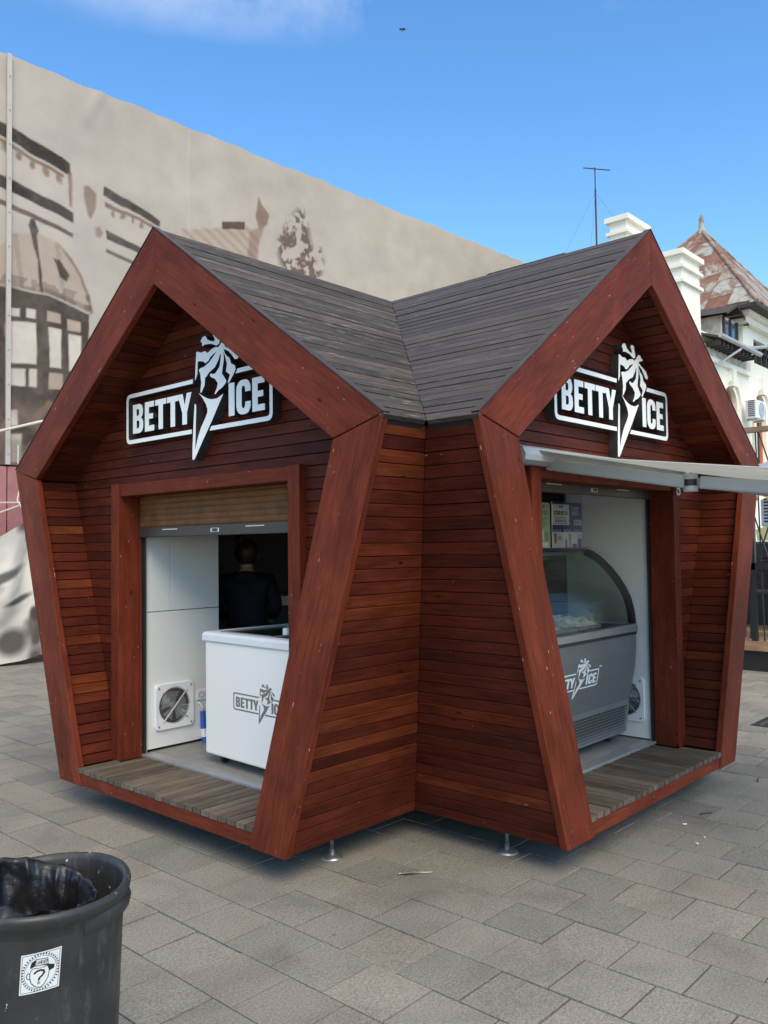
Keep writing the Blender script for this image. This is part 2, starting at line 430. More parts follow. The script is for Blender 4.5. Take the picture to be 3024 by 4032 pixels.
def mk(name, V, F, mats, parent=None, **kw):
    return link(name, mesh_data(name, V, F, mats, **kw), parent)
BOXF = [(0, 1, 2, 3), (7, 6, 5, 4), (0, 4, 5, 1), (1, 5, 6, 2), (2, 6, 7, 3), (3, 7, 4, 0)]
def boxv(x0, x1, y0, y1, z0, z1):
    return [(x0, y0, z0), (x1, y0, z0), (x1, y1, z0), (x0, y1, z0), (x0, y0, z1), (x1, y0, z1), (x1, y1, z1), (x0, y1, z1)]
def box(name, x0, x1, y0, y1, z0, z1, mat, parent=None, **kw):
    return mk(name, boxv(x0, x1, y0, y1, z0, z1), BOXF, mat, parent, **kw)
class MB:
    """collects several solids for ONE mesh"""
    def __init__(self): self.V = []; self.F = []; self.M = []
    def add(self, V, F, m=0):
        b = len(self.V); self.V += [tuple(v) for v in V]; self.F += [tuple(i + b for i in f) for f in F]; self.M += [m] * len(F); return self
    def box(self, *a, m=0): return self.add(boxv(*a), BOXF, m)
    def tube(self, pts, r, n=8, m=0, r2=None):
        pts = [Vector(p) for p in pts]; V = []; F = []
        for i, p in enumerate(pts):
            d = (pts[min(i + 1, len(pts) - 1)] - pts[max(i - 1, 0)]).normalized()
            a = d.cross(Vector((0, 0, 1)));
            if a.length < 0.05: a = d.cross(Vector((1, 0, 0)))
            a.normalize(); b = d.cross(a)
            rr = r if r2 is None else r + (r2 - r) * i / max(1, len(pts) - 1)
            for k in range(n):
                t = 2 * math.pi * k / n; V.append(p + a * math.cos(t) * rr + b * math.sin(t) * rr)
        for i in range(len(pts) - 1):
            for k in range(n): F.append((i * n + k, i * n + (k + 1) % n, (i + 1) * n + (k + 1) % n, (i + 1) * n + k))
        F.append(tuple(range(n))[::-1]); F.append(tuple((len(pts) - 1) * n + k for k in range(n)))
        return self.add(V, F, m)
    def lathe(self, prof, c=(0, 0, 0), n=32, m=0):
        V = []; F = []
        for r, z in prof:
            for k in range(n):
                t = 2 * math.pi * k / n; V.append((c[0] + r * math.cos(t), c[1] + r * math.sin(t), c[2] + z))
        for i in range(len(prof) - 1):
            for k in range(n): F.append((i * n + k, i * n + (k + 1) % n, (i + 1) * n + (k + 1) % n, (i + 1) * n + k))
        return self.add(V, F, m)
    def build(self, name, mats, parent=None, **kw):
        kw.setdefault('midx', self.M)
        if kw.get('bevel'): kw['midx'] = None
        return mk(name, self.V, self.F, mats, parent, **kw)
def prism_vf(poly, mapf, d0, d1):
    n = len(poly)
    V = [mapf(p, d0) for p in poly] + [mapf(p, d1) for p in poly]
    F = [tuple(range(n))[::-1], tuple(range(n, 2 * n))] + [(i, (i + 1) % n, n + (i + 1) % n, n + i) for i in range(n)]
    return V, F
def plank_vf(p0, p1, p2, p3, n, t, c=0.003):
    """p0->p1 lower long edge, p3->p2 upper long edge; n outward; chamfered long edges"""
    p0, p1, p2, p3, n = [Vector(q) for q in (p0, p1, p2, p3, n)]
    ve = (p3 - p0).normalized()
    fr = [p0 + ve * c, p1 + ve * c, p2 - ve * c, p3 - ve * c]
    md = [q - n * c for q in (p0, p1, p2, p3)]
    bk = [q - n * t for q in (p0, p1, p2, p3)]
    V = fr + md + bk
    F = [(0, 1, 2, 3), (4, 5, 1, 0), (3, 2, 6, 7), (8, 9, 5, 4), (7, 6, 10, 11), (11, 10, 9, 8), (0, 3, 7, 11, 8, 4), (1, 5, 9, 10, 6, 2)]
    return V, F
def copy_tree(o, parent=None):
    c = o.copy(); COL.objects.link(c); c.parent = parent
    for ch in list(o.children): copy_tree(ch, c)
    return c

# flat 2-D glyphs with holes -> solid mesh (x, y, depth)
def glyph_mesh(name, splines, depth, mapf, mats, side=True):
    cu = bpy.data.curves.new(name, 'CURVE'); cu.dimensions = '2D'; cu.fill_mode = 'BOTH'; cu.extrude = depth / 2
    for sp in splines:
        s = cu.splines.new('POLY'); s.points.add(len(sp) - 1); s.use_cyclic_u = True
        for i, (x, y) in enumerate(sp): s.points[i].co = (x, y, 0, 1)
    tmp = bpy.data.objects.new('tmp', cu); COL.objects.link(tmp)
    dg = bpy.context.evaluated_depsgraph_get()
    me = bpy.data.meshes.new_from_object(tmp.evaluated_get(dg))
    bpy.data.objects.remove(tmp, do_unlink=True); bpy.data.curves.remove(cu)
    me.name = name; me.materials.clear()
    for m in mats: me.materials.append(m)
    for pl in me.polygons: pl.material_index = 0 if (pl.normal.z > 0.7 or len(mats) == 1) else 1
    for v in me.vertices: v.co = mapf(v.co.x, v.co.y, v.co.z)
    me.update()
    return me

def paint_grid(name, nx, ny, posf, colf, mat, parent=None, thick=0.0):
    """sheet whose flat print is a colour attribute; posf(S,T)->xyz arrays, colf(S,T)->rgb"""
    s, t_ = np.meshgrid(np.linspace(0, 1, nx), np.linspace(0, 1, ny))
    P = posf(s, t_).reshape(-1, 3); Cc = colf(s, t_).reshape(-1, 3)
    idx = np.arange(nx * ny).reshape(ny, nx)
    q = np.stack([idx[:-1, :-1], idx[:-1, 1:], idx[1:, 1:], idx[1:, :-1]], -1).reshape(-1, 4)
    me = bpy.data.meshes.new(name)
    me.from_pydata(P.tolist(), [], q.tolist())
    a = me.color_attributes.new('print', 'FLOAT_COLOR', 'POINT')
    a.data.foreach_set('color', np.concatenate([Cc, np.ones((len(Cc), 1))], 1).astype(np.float32).ravel())
    me.materials.append(mat); me.update()
    for pl in me.polygons: pl.use_smooth = True
    o = link(name, me, parent)
    if thick:
        md = o.modifiers.new('thickness', 'SOLIDIFY'); md.thickness = thick; md.offset = -1
    return o

# ------------------------------------------------------------------ paving
GX0, GP, GL = -2.155, 0.300, 0.315
ground = mk('ground', [(-300, -300, -0.012), (300, -300, -0.012), (300, 300, -0.012), (-300, 300, -0.012)], [(0, 1, 2, 3)], M['ground'])
tag(ground, kind='structure')
ground.location.z = -0.014
PX0, PX1, PY0, PY1 = GX0 - 38 * GP, GX0 + 52 * GP, -14.5, 14.5
pavement = mk('pavement', [(PX0, PY0, -0.020), (PX1, PY0, -0.020), (PX1, PY1, -0.020), (PX0, PY1, -0.020)], [(0, 1, 2, 3)], M['joint'])
tag(pavement, kind='structure')
pav = []
for k in range(-38, 52):
    x0 = GX0 + k * GP
    off = (0.06 if k % 2 else 0.172) + rnd.uniform(-0.02, 0.02)
    for j in range(-46, 45):
        y0 = off + j * GL
        cx, cy = x0 + GP / 2, y0 + GL / 2
        d = Vector((cx, cy, 0)) - CAM
        zf = d.dot(cf_)
        px, py = (d.dot(cr_) / zf * 842.2, d.dot(cu_) / zf * 842.2) if zf > 0.8 else (9999, 0)
        under = (abs(cx) < 1.0 and abs(cy) < 2.0) or (abs(cy) < 1.0 and abs(cx) < 2.0)
        hid = (cx > 0 and cy > 0 and cx < 7 and cy < 7)
        pav.append((d.length + (60 if under or hid or abs(px) > 400 or py < -530 else 0), x0, y0))
pav.sort()
def paver_vf(x0, y0):
    g = rnd.choice((0.0022, 0.0034, 0.0046, 0.006)); h = rnd.uniform(-0.003, 0.002); c = 0.0012
    a, b, cc, d = x0 + g, x0 + GP - g, y0 + g, y0 + GL - g
    t = [rnd.uniform(-0.0012, 0.0012) for _ in range(4)]
    V = [(a + c, cc + c, h + t[0]), (b - c, cc + c, h + t[1]), (b - c, d - c, h + t[2]), (a + c, d - c, h + t[3]),
         (a, cc, h - c), (b, cc, h - c), (b, d, h - c), (a, d, h - c), (a, cc, -0.024), (b, cc, -0.024), (b, d, -0.024), (a, d, -0.024)]
    F = [(0, 1, 2, 3)]
    for i in range(4):
        j = (i + 1) % 4
        F += [(4 + i, 4 + j, j, i), (8 + i, 8 + j, 4 + j, 4 + i)]
    return V, F
far = MB()
for i, (d, x0, y0) in enumerate(pav):
    V, F = paver_vf(x0, y0)
    if i < 300:
        me = bpy.data.meshes.new('paver'); me.from_pydata(V, [], F); me.materials.append(M['paver'])
        link('paver', me, pavement)
    else: far.add(V, F)
me = bpy.data.meshes.new('paver_field'); me.from_pydata(far.V, [], far.F); me.materials.append(M['paver_far'])
tag(link('paver_field', me, pavement), kind='stuff')

# ------------------------------------------------------------------ kiosk
K = 0.155
WE, ZE, WF, ZR, LF = 1.896, 2.2, 1.184, 3.573, 2.21
FB = LF - 0.045                     # back of the front boards
GW = 1.875                          # gable wall plane
kiosk = empty('kiosk', (0, 0, K), 0, 'red stained timber kiosk with two star-like pointed gables and grey plank roof', 'kiosk')
kz = lambda z: z
wo_ = lambda z: WF + (WE - WF) * z / ZE
ROT = {'A': math.pi, 'B': -math.pi / 2, 'C': 0.0, 'D': math.pi / 2}
def part(name, V, F, mat, wing, parent=None, **kw):
    o = mk(name, V, F, mat, parent or kiosk, **kw)
    if parent is None: o.rotation_euler = (0, 0, ROT[wing])
    return o
def shared(name, me, parent): return link(name, me, parent)
frame_map = lambda p, a: (a, p[0], p[1])

# structural shell of every wing: side walls, roof slopes, underfloor
wn_u, wn_z = 2.2 / 2.3124, -0.712 / 2.3124        # side wall outward normal (u,z)
rn_u, rn_z = 1.373 / 2.341, 1.896 / 2.341         # roof slope outward normal
def off_wall(z, d): return wo_(z) - d / wn_u
cache = {}
def side_wall(wing, s, planks):
    ins, th = 0.036, 0.07
    def pt(z, d, a): return (a, s * off_wall(z, d), z)
    V = []
    for d in (ins, ins + th):
        for z in (0.0, ZE - 0.02):
            V += [pt(z, d, off_wall(z, d)), pt(z, d, FB)]
    F = [(0, 1, 3, 2), (4, 6, 7, 5), (0, 4, 5, 1), (2, 3, 7, 6), (0, 2, 6, 4), (1, 5, 7, 3)]
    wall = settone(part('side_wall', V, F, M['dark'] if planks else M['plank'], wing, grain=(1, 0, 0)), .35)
    if not planks: return
    n = 34; L = 2.3124; p = (L - 0.030) / n
    for i in range(n):
        if ('w', s, i) not in cache:
            s0, s1 = 0.004 + i * p, 0.004 + (i + 1) * p - 0.0035
            z0, z1 = s0 * 2.2 / L, s1 * 2.2 / L
            d = 0.016 + rnd.uniform(-0.0015, 0.0015)
            q = [pt(z0, d, off_wall(z0, d) + 0.0015), pt(z0, d, FB - 0.001), pt(z1, d, FB - 0.001), pt(z1, d, off_wall(z1, d) + 0.0015)]
            V, F = plank_vf(*q, (0, s * wn_u, wn_z), 0.02)
            cache[('w', s, i)] = mesh_data('wall_plank', V, F, M['plank'], grain=(1, 0, 0))
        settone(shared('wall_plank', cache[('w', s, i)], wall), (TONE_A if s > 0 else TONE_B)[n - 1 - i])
def roof_slope(wing, s, boards, mat):
    th = 0.12
    def pt(u, d, a): return (a, s * (u - d * rn_u), ZR - u * 1.373 / 1.896 - d * rn_z)
    d0 = 0.026 if boards else 0.0
    V = []
    for d in (d0, d0 + th):
        V += [pt(0, d, 0.0), pt(0, d, LF - 0.006), pt(WE, d, LF - 0.006), pt(WE, d, WE)]
    F = [(0, 1, 2, 3), (7, 6, 5, 4), (0, 4, 5, 1), (1, 5, 6, 2), (2, 6, 7, 3), (3, 7, 4, 0)]
    V = [(min(v[0], FB - 0.002) if boards and i not in (-1,) else v[0], v[1], v[2]) for i, v in enumerate(V)]
    roof = part('roof', V, F, M['dark'] if boards else M['roof_b'], wing, grain=(1, 0, 0))
    if not boards: return
    n = 30; Lr = 2.341 + 0.012; p = Lr / n
    for i in range(n):
        s0, s1 = i * p + 0.0015, (i + 1) * p - rnd.choice((0.003, 0.004, 0.006, 0.009))
        u0, u1 = s0 * 1.896 / 2.341, s1 * 1.896 / 2.341
        d = rnd.uniform(-0.003, 0.002)
        q = [pt(u1, d, u1 + 0.002), pt(u1, d, LF - 0.002), pt(u0, d, LF - 0.002), pt(u0, d, u0 + 0.002)]
        V, F = plank_vf(*q, (0, s * rn_u, rn_z), 0.024, 0.002)
        mk('roof_board', V, F, mat, roof, grain=(1, 0, 0))
for wg in 'ABCD':
    for s in (-1, 1):
        side_wall(wg, s, (wg, s) in (('A', 1), ('B', -1)))
        roof_slope(wg, s, (wg, s) in (('A', 1), ('B', -1)), M['roof'] if wg == 'A' else M['roof_b'])
    part('floor_frame', boxv(0.0, FB - 0.005, -1.14, 1.14, 0.012, 0.075), BOXF, M['dark'], wg)
    for s in (-1, 1):
        f = MB().lathe([(0.0, -K), (0.062, -K), (0.062, -K + 0.008), (0.035, -K + 0.018), (0.016, -K + 0.024), (0.016, -K + 0.05), (0.0105, -K + 0.05), (0.0105, 0.02)], (1.73, s * 1.03, 0), 20)
        part('levelling_foot', f.V, f.F, M['steel'], wg, smooth=True)
# timber front frames of the four wings
IE = (1.562, 2.11); IA = 3.219; IF = 0.895
g_ = 0.003
legp = [(WF, 0), (WE - g_ * 0.4, ZE - g_), (IE[0] - g_ * 0.4, IE[1] - g_), (IF, 0)]
rafp = [(WE, ZE + g_), (g_, ZR), (g_, IA), (IE[0], IE[1] + g_)]
for wg in 'ABCD':
    for s in (-1, 1):
        for nm, poly, ax in (('leg', legp, (0, s * 0.308, 0.951)), ('rafter', rafp, (0, s * 0.81, -0.586))):
            V, F = prism_vf([(s * u, z) for u, z in poly], frame_map, FB, LF)
            part(nm, V, F, M['beam'], wg, grain=ax, bevel=0.0035)
        # weathered capping strip along the gable edge
        if wg in 'AB':
            V, F = prism_vf([(s * WE, ZE + 0.004), (s * 0.001, ZR + 0.004), (s * 0.001, ZR + 0.009), (s * (WE + 0.004), ZE + 0.009)], frame_map, FB + 0.003, LF + 0.003)
            part('capping_strip', V, F, M['roof_b'], wg, grain=(0, s * 0.81, -0.586))
# closed backs of the two rear wings
for wg in 'CD':
    V, F = prism_vf([(-1.0, 0.05), (1.0, 0.05), (1.65, 2.15), (0, 3.3), (-1.65, 2.15)], frame_map, GW - 0.05, GW)
    settone(part('gable_wall', V, F, M['plank'], wg, grain=(0, 1, 0)), .35)

DO = 0.238                                                    # lining offset
lin_u = lambda z: (0.934 + 0.3236 * z) if z < 2.108 else max(0.0, (3.279 - z) / 0.7242)
DJ, DO_, DH = 0.90, 1.00, 2.05                                # door: inner, outer half width, head height
for wg in 'AB':
    # fascia and deck
    V, F = prism_vf([(-0.893, 0.002), (0.893, 0.002), (0.918, 0.080), (-0.918, 0.080)], frame_map, FB, LF - 0.008)
    part('fascia', V, F, M['beam'], wg, grain=(0, 1, 0), bevel=0.003)
    deck = part('deck', boxv(1.72, FB, -0.95, 0.95, 0.060, 0.082), BOXF, M['dark'], wg)
    nb = 24; pb = 1.87 / nb
    for i in range(nb):
        u0 = -0.935 + i * pb; u1 = u0 + pb - rnd.uniform(0.012, 0.016)
        z = 0.113 + rnd.uniform(-0.002, 0.002)
        a0 = 1.735 if max(abs(u0), abs(u1)) < DJ else 1.93
        V, F = plank_vf((a0, u0, z), (LF - 0.003 + rnd.uniform(-0.004, 0.003), u0, z), (LF - 0.003, u1, z), (a0, u1, z), (0, 0, 1), 0.030, 0.003)
        mk('deck_board', V, F, M['deck'], deck, grain=(1, 0, 0))
    # inner side linings and soffits between front frame and gable wall
    for s in (-1, 1):
        lw = part('inner_lining', [(GW - 0.02, s * 1.03, 0.08), (FB, s * 1.03, 0.08), (FB, s * 1.70, 2.15), (GW - 0.02, s * 1.70, 2.15), (GW - 0.02, s * 1.06, 0.08), (FB, s * 1.06, 0.08), (FB, s * 1.73, 2.15), (GW - 0.02, s * 1.73, 2.15)], BOXF, M['dark'], wg)
        n = 30
        for i in range(n):
            z0 = 0.113 + (2.105 - 0.113) * i / n; z1 = 0.113 + (2.105 - 0.113) * (i + 1) / n - 0.004
            d = rnd.uniform(-0.0015, 0.0015)
            q = [(GW, s * (lin_u(z0) + d), z0), (FB, s * (lin_u(z0) + d), z0), (FB, s * (lin_u(z1) + d), z1), (GW, s * (lin_u(z1) + d), z1)]
            V, F = plank_vf(*q, (0, -s * wn_u, -wn_z), 0.02)
            settone(mk('lining_plank', V, F, M['plank'], lw, grain=(1, 0, 0)), rtone())
        sf = part('soffit', [(GW - 0.02, s * 1.68, 2.13), (FB, s * 1.68, 2.13), (FB, 0, 3.34), (GW - 0.02, 0, 3.34), (GW - 0.02, s * 1.70, 2.16), (FB, s * 1.70, 2.16), (FB, 0, 3.37), (GW - 0.02, 0, 3.37)], BOXF, M['dark'], wg)
        n = 25
        for i in range(n):
            f0, f1 = i / n, (i + 1) / n - 0.0022
            P = lambda f, a: (a, s * 1.616 * (1 - f), 2.108 + (3.279 - 2.108) * f)
            V, F = plank_vf(P(f0, GW), P(f0, FB), P(f1, FB), P(f1, GW), (0, -s * rn_u, -rn_z), 0.02)
            settone(mk('soffit_plank', V, F, M['plank'], sf, grain=(1, 0, 0)), rtone())
    # gable wall planks
    V, F = prism_vf([(-1.75, DH - 0.03), (1.75, DH - 0.03), (1.70, 2.12), (0, 3.33), (-1.70, 2.12)], frame_map, GW - 0.06, GW - 0.022)
    gw = part('gable_wall', V, F, M['dark'], wg)
    for s in (-1, 1):
        V, F = prism_vf([(s * 0.94, 0.09), (s * 1.0, 0.09), (s * 1.62, DH - 0.03), (s * 0.94, DH - 0.03)], frame_map, GW - 0.06, GW - 0.022)
        mk('gable_side', V, F, M['dark'], gw)
    pz = 0.0665; z = 0.112
    while z < 3.26:
        z1 = min(z + pz - 0.0035, 3.272)
        d = rnd.uniform(-0.0015, 0.0015)
        if z1 < DH: runs = [(-1, 1), (1, 1)]
        
        else: runs = [(0, 0)]
        for s, o_ in runs:
            e0, e1 = lin_u(z) - 0.002, lin_u(z1) - 0.002
            if s == 0:
                q = [(GW + d, -e0, z), (GW + d, e0, z), (GW + d, e1, z1), (GW + d, -e1, z1)]
            elif s > 0: q = [(GW + d, DJ + 0.03, z), (GW + d, e0, z), (GW + d, e1, z1), (GW + d, DJ + 0.03, z1)]
            else: q = [(GW + d, -e0, z), (GW + d, -DJ - 0.03, z), (GW + d, -DJ - 0.03, z1), (GW + d, -e1, z1)]
            if s != 0 and e0 < DJ + 0.05: continue
            V, F = plank_vf(*q, (1, 0, 0), 0.02)
            settone(mk('gable_plank', V, F, M['plank'], gw, grain=(0, 1, 0)), rtone())
        z += pz
    # door frame
    for s in (-1, 1):
        V, F = boxv(1.735, 1.925, min(s * DJ, s * DO_), max(s * DJ, s * DO_), 0.105, DH), BOXF
        part('door_jamb', V, F, M['beam'], wg, grain=(0, 0, 1), bevel=0.003)
        part('shutter_rail', boxv(1.715, 1.733, min(s * 0.885, s * 0.915), max(s * 0.885, s * 0.915), 0.12, 2.0), BOXF, M['black'], wg)
        part('panel_edge', boxv(1.705, 1.714, min(s * 0.888, s * 0.905), max(s * 0.888, s * 0.905), 0.12, 2.0), BOXF, M['alu'], wg)
    part('door_head', boxv(1.735, 1.912, -DJ + 0.002, DJ - 0.002, 1.962, DH - 0.004), BOXF, M['beam'], wg, grain=(0, 1, 0), bevel=0.003)
    part('threshold', boxv(1.655, 1.745, -DJ, DJ, 0.105, 0.128), BOXF, M['alu'], wg, bevel=0.004)
    # roller shutter
    zb = 1.672 if wg == 'A' else 1.905
    sh = part('roller_shutter', boxv(1.742, 1.75, -0.893, 0.893, zb + 0.07, 1.975), BOXF, M['brownbar'], wg)
    z = zb + 0.072
    while z < 1.97:
        V = []; F = []
        prof = [(1.752, z), (1.7555, z + 0.008), (1.757, z + 0.02), (1.7555, z + 0.032), (1.752, z + 0.0405)]
        for u in (-0.893, 0.893): V += [(a, u, zz) for a, zz in prof]
        for i in range(4): F.append((i, i + 1, 6 + i, 5 + i))
        F += [(0, 4, 9, 5), (4, 3, 2, 1, 0), (5, 6, 7, 8, 9)]
        mk('slat', V, F, M['shutter'], sh)
        z += 0.041
    bar = mk('bottom_bar', boxv(1.738, 1.768, -0.895, 0.895, zb, zb + 0.072), BOXF, M['brownbar'], sh, bevel=0.004)
    for u in (-0.50, 0.42): mk('air_slot', boxv(1.764, 1.7695, u - 0.09, u + 0.09, zb + 0.048, zb + 0.054), BOXF, M['paper'], sh)
    lk = MB().box(1.764, 1.771, -0.035, 0.055, zb + 0.02, zb + 0.05)
    lk.build('lock_plate', M['steel'], sh, bevel=0.003)
    mk('lock_slot', boxv(1.770, 1.773, -0.010, 0.042, zb + 0.026, zb + 0.044), BOXF, M['black'], sh)
    # shutter casing above the opening
    part('shutter_box', boxv(1.50, 1.735, -0.9, 0.9, 1.98, 2.30), BOXF, M['int_dark'], wg)
    # white interior wall panels beside the door
    for s in (-1, 1):
        y0, y1 = (min(s * 0.905, s * 0.93), max(s * 0.905, s * 0.93))
        for (a0, a1, z0, z1) in ((1.06, 1.702, 0.145, 1.128), (1.06, 1.500, 1.134, 2.02), (1.5035, 1.702, 1.134, 2.02)) if wg == 'A' else ((1.03, 1.702, 0.135, 2.02),):
            part('interior_panel', boxv(a0, a1, y0, y1, z0, z1), BOXF, M['white_panel'], wg)
        part('panel_backing', boxv(1.05, 1.73, min(s * 0.931, s * 0.96), max(s * 0.931, s * 0.96), 0.1, 2.1), BOXF, M['dark'], wg)
# interior room
for wg in 'ABCD':
    part('floor', boxv(0.93, 1.657, -0.93, 0.93, 0.09, 0.124) if wg in 'AB' else boxv(0.93, 1.82, -1.15, 1.15, 0.09, 0.124), BOXF, M['floor_grey'], wg)
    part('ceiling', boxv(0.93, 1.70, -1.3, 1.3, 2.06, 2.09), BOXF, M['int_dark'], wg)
box('floor', -0.93, 0.93, -0.93, 0.93, 0.09, 0.124, M['floor_grey'], kiosk)
box('ceiling', -0.93, 0.93, -0.93, 0.93, 2.06, 2.09, M['int_dark'], kiosk)
for wg in 'CD':
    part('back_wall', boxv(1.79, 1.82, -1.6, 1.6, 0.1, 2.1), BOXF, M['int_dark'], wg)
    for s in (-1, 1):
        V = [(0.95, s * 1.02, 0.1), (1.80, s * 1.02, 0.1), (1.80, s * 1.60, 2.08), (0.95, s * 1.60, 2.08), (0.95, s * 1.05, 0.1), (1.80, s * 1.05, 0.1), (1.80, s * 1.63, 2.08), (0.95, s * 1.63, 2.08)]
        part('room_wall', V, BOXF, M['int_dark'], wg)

# ------------------------------------------------------------------ raised letter signs
GLY = {
 'B': [[(0, 0), (.085, 0), (.112, .008), (.127, .028), (.13, .05), (.128, .078), (.118, .095), (.104, .104), (.117, .114), (.125, .132), (.126, .16), (.114, .188), (.085, .2), (0, .2)],
       [(.048, .034), (.072, .034), (.081, .044), (.082, .075), (.074, .087), (.048, .087)], [(.048, .12), (.07, .12), (.078, .129), (.079, .155), (.071, .166), (.048, .166)]],
 'E': [[(0, 0), (.114, 0), (.114, .038), (.05, .038), (.05, .083), (.1, .083), (.1, .118), (.05, .118), (.05, .162), (.112, .162), (.112, .2), (0, .2)]],
 'T': [[(.04, 0), (.092, 0), (.092, .162), (.132, .162), (.132, .2), (0, .2), (0, .162), (.04, .162)]],
 'Y': [[(.045, 0), (.097, 0), (.097, .075), (.147, .2), (.095, .2), (.072, .125), (.05, .2), (-.005, .2), (.045, .075)]],
 'I': [[(0, 0), (.057, 0), (.057, .2), (0, .2)]],
 'C': [[(.135, .13), (.135, .16), (.128, .178), (.115, .193), (.095, .202), (.068, .204), (.042, .202), (.02, .19), (.006, .172), (0, .15), (0, .05), (.006, .028), (.02, .01), (.042, -.002), (.068, -.004), (.095, -.002), (.115, .007), (.128, .022), (.135, .04), (.135, .07), (.085, .07), (.085, .05), (.078, .036), (.068, .032), (.058, .036), (.052, .05), (.052, .15), (.058, .164), (.068, .168), (.078, .164), (.085, .15), (.085, .13)]]}
LETTERS = [('B', -.682), ('E', -.532), ('T', -.406), ('T', -.266), ('Y', -.138), ('I', .392), ('C', .466), ('E', .617)]
BRACK = [[(.025, .262), (-.72, .262), (-.742, .257), (-.758, .244), (-.765, .22), (-.765, -.045), (-.758, -.066), (-.745, -.079), (-.725, -.084), (.01, -.084), (.01, -.057), (-.715, -.057), (-.728, -.054), (-.736, -.046), (-.738, -.03), (-.738, .21), (-.735, .224), (-.728, .232), (-.715, .235), (.023, .235)],
         [(.48, .262), (.755, .262), (.777, .257), (.793, .244), (.80, .22), (.80, -.045), (.793, -.066), (.78, -.079), (.76, -.084), (.197, -.084), (.217, -.057), (.75, -.057), (.763, -.054), (.771, -.046), (.773, -.03), (.773, .21), (.770, .224), (.763, .232), (.75, .235), (.46, .235)]]
CONE = [(0.085, 0.167), (0.109, 0.153), (0.14, 0.136), (0.183, 0.118), (0.221, 0.109), (0.279, 0.108), (0.34, 0.129), (0.227, -0.019), (0.118, -0.151), (0.045, -0.244), (0.029, -0.253), (0.016, -0.248), (0.018, -0.165), (0.032, 0.008), (0.042, 0.101), (0.052, 0.101), (0.06, 0.086), (0.054, -0.024), (0.047, -0.189), (0.076, -0.114), (0.111, -0.053), (0.158, 0.004), (0.176, 0.032), (0.177, 0.055), (0.162, 0.086), (0.127, 0.129)]
DRIP = [(0.109, 0.494), (0.129, 0.513), (0.157, 0.518), (0.172, 0.502), (0.178, 0.491), (0.216, 0.473), (0.254, 0.466), (0.253, 0.488), (0.237, 0.506), (0.244, 0.52), (0.268, 0.525), (0.291, 0.518), (0.29, 0.497), (0.306, 0.461), (0.302, 0.444), (0.272, 0.435), (0.253, 0.444), (0.215, 0.458), (0.151, 0.463), (0.126, 0.456), (0.124, 0.476)]
SWIRL = [(0.353, 0.472), (0.38, 0.473), (0.392, 0.457), (0.421, 0.446), (0.404, 0.436), (0.364, 0.428), (0.354, 0.417), (0.382, 0.404), (0.415, 0.39), (0.462, 0.373), (0.49, 0.337), (0.483, 0.32), (0.452, 0.323), (0.426, 0.353), (0.394, 0.381), (0.345, 0.404), (0.354, 0.378), (0.373, 0.357), (0.405, 0.337), (0.417, 0.303), (0.456, 0.284), (0.462, 0.26), (0.44, 0.233), (0.397, 0.188), (0.383, 0.189), (0.406, 0.235), (0.367, 0.26), (0.377, 0.309), (0.359, 0.355), (0.344, 0.386), (0.347, 0.341), (0.333, 0.285), (0.327, 0.254), (0.346, 0.233), (0.371, 0.203), (0.363, 0.19), (0.329, 0.168), (0.288, 0.154), (0.261, 0.136), (0.251, 0.14), (0.277, 0.176), (0.285, 0.201), (0.254, 0.233), (0.216, 0.248), (0.204, 0.262), (0.213, 0.272), (0.236, 0.263), (0.262, 0.267), (0.303, 0.299), (0.313, 0.336), (0.317, 0.373), (0.309, 0.376), (0.293, 0.345), (0.258, 0.305), (0.192, 0.278), (0.172, 0.26), (0.155, 0.254), (0.15, 0.207), (0.123, 0.175), (0.116, 0.165), (0.104, 0.166), (0.113, 0.226), (0.104, 0.283), (0.09, 0.31), (0.1, 0.32), (0.144, 0.324), (0.196, 0.343), (0.263, 0.389), (0.271, 0.398), (0.243, 0.389), (0.21, 0.375), (0.19, 0.354), (0.157, 0.343), (0.139, 0.358), (0.09, 0.368), (0.077, 0.362), (0.073, 0.29), (0.053, 0.253), (0.048, 0.255), (0.062, 0.431), (0.081, 0.429), (0.111, 0.418), (0.155, 0.422), (0.18, 0.405), (0.226, 0.423), (0.265, 0.428), (0.293, 0.422)]
def shift(sp, du, dz): return [(x + du, y + dz) for x, y in sp]
ZS = 2.4
sign_parts = []
for ch, u0 in LETTERS: sign_parts.append(('letter', [shift(s, u0, -.017) for s in GLY[ch]]))
for b in BRACK: sign_parts.append(('frame_bracket', [b]))
sign_parts += [('cone', [CONE]), ('drip', [DRIP]), ('swirl', [SWIRL])]
sign_meshes = [(nm, glyph_mesh(nm, sp, 0.064, lambda x, y, z: (1.909 + z, x, ZS + y), [M['sign_white'], M['sign_side']])) for nm, sp in sign_parts]
for wg, lab in (('A', 'raised white letter sign with ice cream cone on the gable above the chest freezer'), ('B', 'raised white letter sign with ice cream cone on the gable above the grey awning')):
    sg = empty('shop_sign', (0, 0, K), ROT[wg], lab, 'sign', 'raised letter signs on the gables')
    for nm, me in sign_meshes: link(nm, me, sg)
def logo_splines():
    L = []
    for nm, sp in sign_parts: L += sp
    return L

